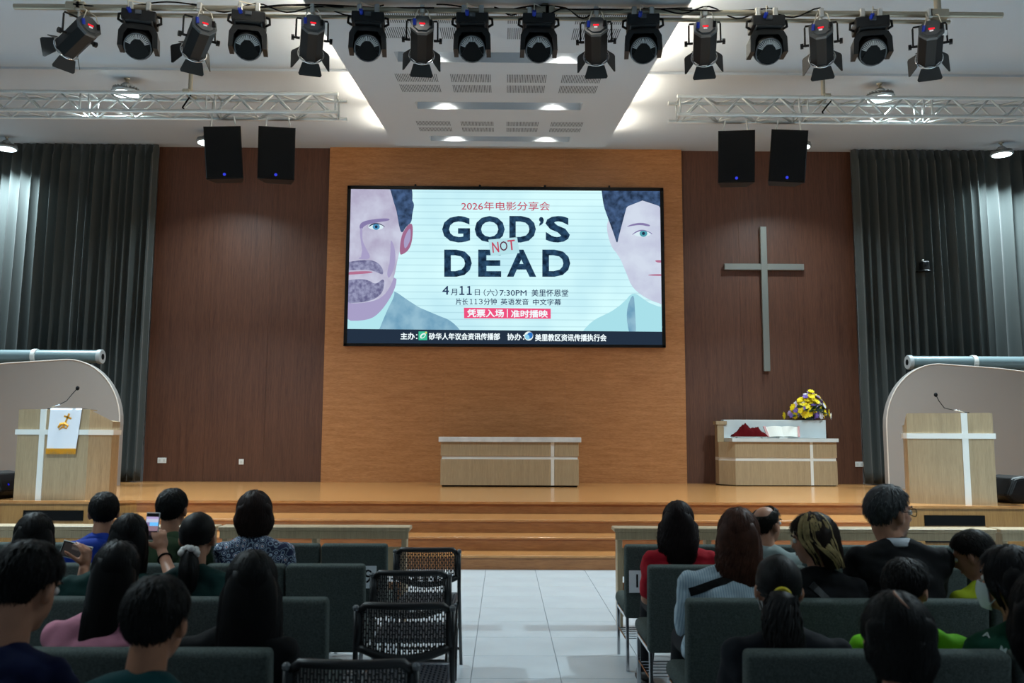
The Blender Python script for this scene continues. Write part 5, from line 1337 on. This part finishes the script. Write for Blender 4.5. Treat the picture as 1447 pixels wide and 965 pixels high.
r16, Hm16, Rh16, I16 = person('woman with greying ponytail, yellow hair tie and face mask, fourth right row', 3, 1099, 788, hs=.98, hair=dict(style='pony', th=.012, n=900), hairc='#141313', shirt=cloth('charcoal tee', '#1a1c21'), sleeve=.75, seed=16, hy=0.03, yaw=-0.2, sw=.19, bulk=1.05)
po = ponytail(.27, 16, .042, Vector((0, -.122, -.0)), .01, n=260).mesh('ponytail', hairmat('#1e1d1d'), True); o = link('ponytail', po, r16); o.matrix_local = Hm16
o = MB().tube([(.026*math.cos(2*PI*i/16), -.13, .003+.022*math.sin(2*PI*i/16)) for i in range(16)], .009, 6, True).build('hair_tie', TAIL['mat'], r16, True); o.matrix_local = Hm16
def mask(root, Hm):
    mb = MB(); vs = []; fs = []; nu, nv = 12, 8
    for j in range(nv+1):
        z = -.005-.1*j/nv
        for i in range(nu+1):
            a = math.radians(-78+156*i/nu); k = 1+.03*math.sin(PI*j/nv)
            ry = .082+.036*math.cos(a)**3*math.sin(PI*(.25+.6*j/nv)); vs.append((.071*math.sin(a)*k*(1-.25*(j/nv)**2), .026+ry*math.cos(a), z))
    for j in range(nv):
        for i in range(nu): a = j*(nu+1)+i; fs.append((a, a+1, a+nu+2, a+nu+1))
    N = len(vs); vs += [(x*.97, y-.003, z) for x, y, z in vs]; fs += [tuple(N+q for q in reversed(f)) for f in list(fs)]
    mb.add(vs, fs); mo = o = mb.build('face_mask', mat('mask white', '#c3ccd2', .8), root, True); o.matrix_local = Hm
    for s in (-1, 1):
        MB().tube([(s*.07, .045, -.012), (s*.08, .0, .018), (s*.083, -.022, .0), (s*.08, -.012, -.04), (s*.066, .04, -.085)], .002, 5).build('ear_loop', mat('mask white', ''), mo)
mask(r16, Hm16)
person('boy in a lime yellow shirt with short black hair, right third row', 2, 1374, 752, hs=.93, hair=dict(SHORT, th=.012), pitch=.45, hairc='#100d0c', skinc='#a06f57', shirt=cloth('lime yellow shirt', '#8f9c1c'), sleeve=.6, seed=17, hy=0.03, yaw=0.82, sw=.16)
r18, Hm18, Rh18, I18 = person('woman with face mask in a green shirt with white letters, far right', 3, 1424, 778, hs=1.0, hair=dict(style='bob', L=.10, th=.022, drape=-.075, n=1000), hairc='#121112', shirt=cloth('green lettered shirt', '#0c3d2a'), sleeve=.8, seed=18, hy=0.03, sw=0.185, yaw=0.4)
mask(r18, Hm18)
so = I18['shirt']; k = 0; rl = random.Random(3)
def letter(body, size):
    return text_mesh(body, .0005, size, center=True)
for j in range(7):
    for i in range(6):
        p = Vector((-.21+.075*i+(.035 if j % 2 else 0), -.5, I18['sz']+.05-.045*j))
        lo, nr = on_surface(so, p, (0, 1, 0))
        if lo is None or nr.y > -.25: continue
        me = letter('AVEHNZMH'[k % 8], .036); k += 1; me.materials.clear(); me.materials.append(mat('white print', '#b9c6c2', .8))
        rot = nr.to_track_quat('Z', 'Y').to_matrix().to_4x4() @ RZ(rl.uniform(-.5, .5)); o = link('lettering', me, r18); o.matrix_local = Matrix.Translation(lo+nr*.004) @ rot
person('child in a neon green shirt with black hair, right fourth row', 3, 1278, 792, hs=.93, hair=dict(SHORT, th=.011), pitch=.2, hairc=BLK, shirt=cloth('neon green shirt', '#6fc21c'), sleeve=.6, seed=19, hy=0.15, yaw=-0.8, sw=.18)
r20, Hm20, Rh20, I20 = person('woman with black bowl-cut hair in a plaid shirt, bottom right foreground', 4, 1267, 844, hs=1.0, hair=dict(style='bob', L=.085, th=.015, drape=-.06, n=1900, width=.86), hairc='#0a0909', shirt=pattern_mat('plum plaid', 'plaid'), sleeve=1.6, seed=20, hy=0.03, yaw=-0.25, sw=.18, voxel=.009, pitch=.15)
o = MB().tube([cap_point(PI+.5-.1*i, math.radians(8+6.5*i), .0185)[0] for i in range(8)], [.001, .003, .004, .004, .0035, .003, .002, .001], 5).build('hair_parting', skin('#a5745a'), r20, True); o.matrix_local = Hm20
person('person with black hair cut off by the right edge of the frame', 4, 1482, 815, hs=1.0, hair=dict(style='bob', L=.14, th=.024, drape=-.08), hairc=BLK, shirt=cloth('black top', ''), sleeve=.8, seed=21, hy=0.15, yaw=-0.4, sw=.19)
# shoulder strap of the woman in the pale shirt and of the youth
def strap(root, sh, pts, w, m, name):
    vs = []; fs = []; ok = []
    for p in pts:
        lo, nr = on_surface(sh, (p[0], -.6, p[1]), (0, 1, 0))
        if lo is not None: ok.append((lo, nr))
    if len(ok) < 2: return
    n = len(ok)
    for i, (lo, nr) in enumerate(ok):
        d = ok[min(i+1, n-1)][0]-ok[max(i-1, 0)][0]; sd = d.cross(nr).normalized()
        vs += [lo-sd*w+nr*.006, lo+sd*w+nr*.006, lo+sd*w-nr*.004, lo-sd*w-nr*.004]
    for i in range(n-1):
        a = i*4
        for k in range(4): fs.append((a+k, a+(k+1) % 4, a+4+(k+1) % 4, a+4+k))
    fs += [(0, 1, 2, 3), ((n-1)*4+3, (n-1)*4+2, (n-1)*4+1, (n-1)*4)]
    MB().add(vs, fs).build(name, m, root)
s12 = I12['sz']; strap(r12, I12['shirt'], [(I12['cx']+.06-.29*u, s12+.06-.10*u) for u in [i/12 for i in range(13)]], .02, M_matblack, 'bag_strap')
s14 = I14['sz']; strap(r14, I14['shirt'], [(I14['cx']-.06+.24*u, s14+.03-.26*u) for u in [i/12 for i in range(13)]], .018, mat('dark webbing', '#17181b', .6), 'bag_strap')
strap(r14, I14['shirt'], [(I14['cx']-.05+.14*u, s14-.17) for u in [i/6 for i in range(7)]], .03, mat('pink print', '#a98a96', .8), 'shirt_print')
# ================================================================== phones
def phone(label, c, w, h, R, case, screen):
    t = thing('phone', label, 'phone', c); t.rotation_euler = R.to_euler()
    cs_ = MB().rbox(-w/2, w/2, -.004, .006, -h/2, h/2, .003, 2).build('case', case, t)
    gl_ = MB().box(-w/2+.004, w/2-.004, -.0048, -.0038, -h/2+.004, h/2-.004).build('glass', mat('phone glass', '#08090b', .08), t)
    for (x0, x1, z0, z1, m) in screen: MB().box(x0*w/2, x1*w/2, -.0054, -.0047, z0*h/2, z1*h/2).build('screen_area', m, gl_)
    MB().rbox(-w/2+.008, -w/2+.03, .006, .009, h/2-.035, h/2-.01, .002, 1).build('camera_bump', M_black, cs_)
Mwc = mat('white phone case', '#cfd2d6', .4)
c6 = at_y(215, 744, 4.86)
phone('white phone held upright, filming the stage', c6, .074, .152, RX(-.1) @ RY(.02), Mwc,
      [(-.9, .9, .55, .7, emit('ps lilac', '#b8a8d8', .9)), (-.9, .9, .3, .55, emit('ps pale', '#c9cfe6', .9)), (-.35, .9, .05, .32, emit('ps sky', '#6fc3ff', 1)), (-.9, -.35, .05, .32, emit('ps mauve', '#8f83b0', .8)), (-.9, .9, -.3, .05, emit('ps rose', '#a58a9a', .7)), (-.4, .5, -.62, -.3, emit('ps dim', '#3a3038', .6)), (-.9, -.5, -.75, -.5, emit('ps red', '#a04050', .6)), (.3, .85, -.75, -.5, emit('ps grey', '#8d8fa8', .6))])
phone('phone in pale case held sideways with dim screen', ph1, .165, .086, RX(-.15) @ RY(math.radians(14)), mat('pale grey phone case', '#b7bcb8', .4),
      [(-.85, .7, -.8, .8, emit('ps dark room', '#2c2a2a', .8)), (-.3, .6, .15, .5, emit('ps dim stage', '#4a4542', .8))])
bpy.data.scenes.remove(_ts)
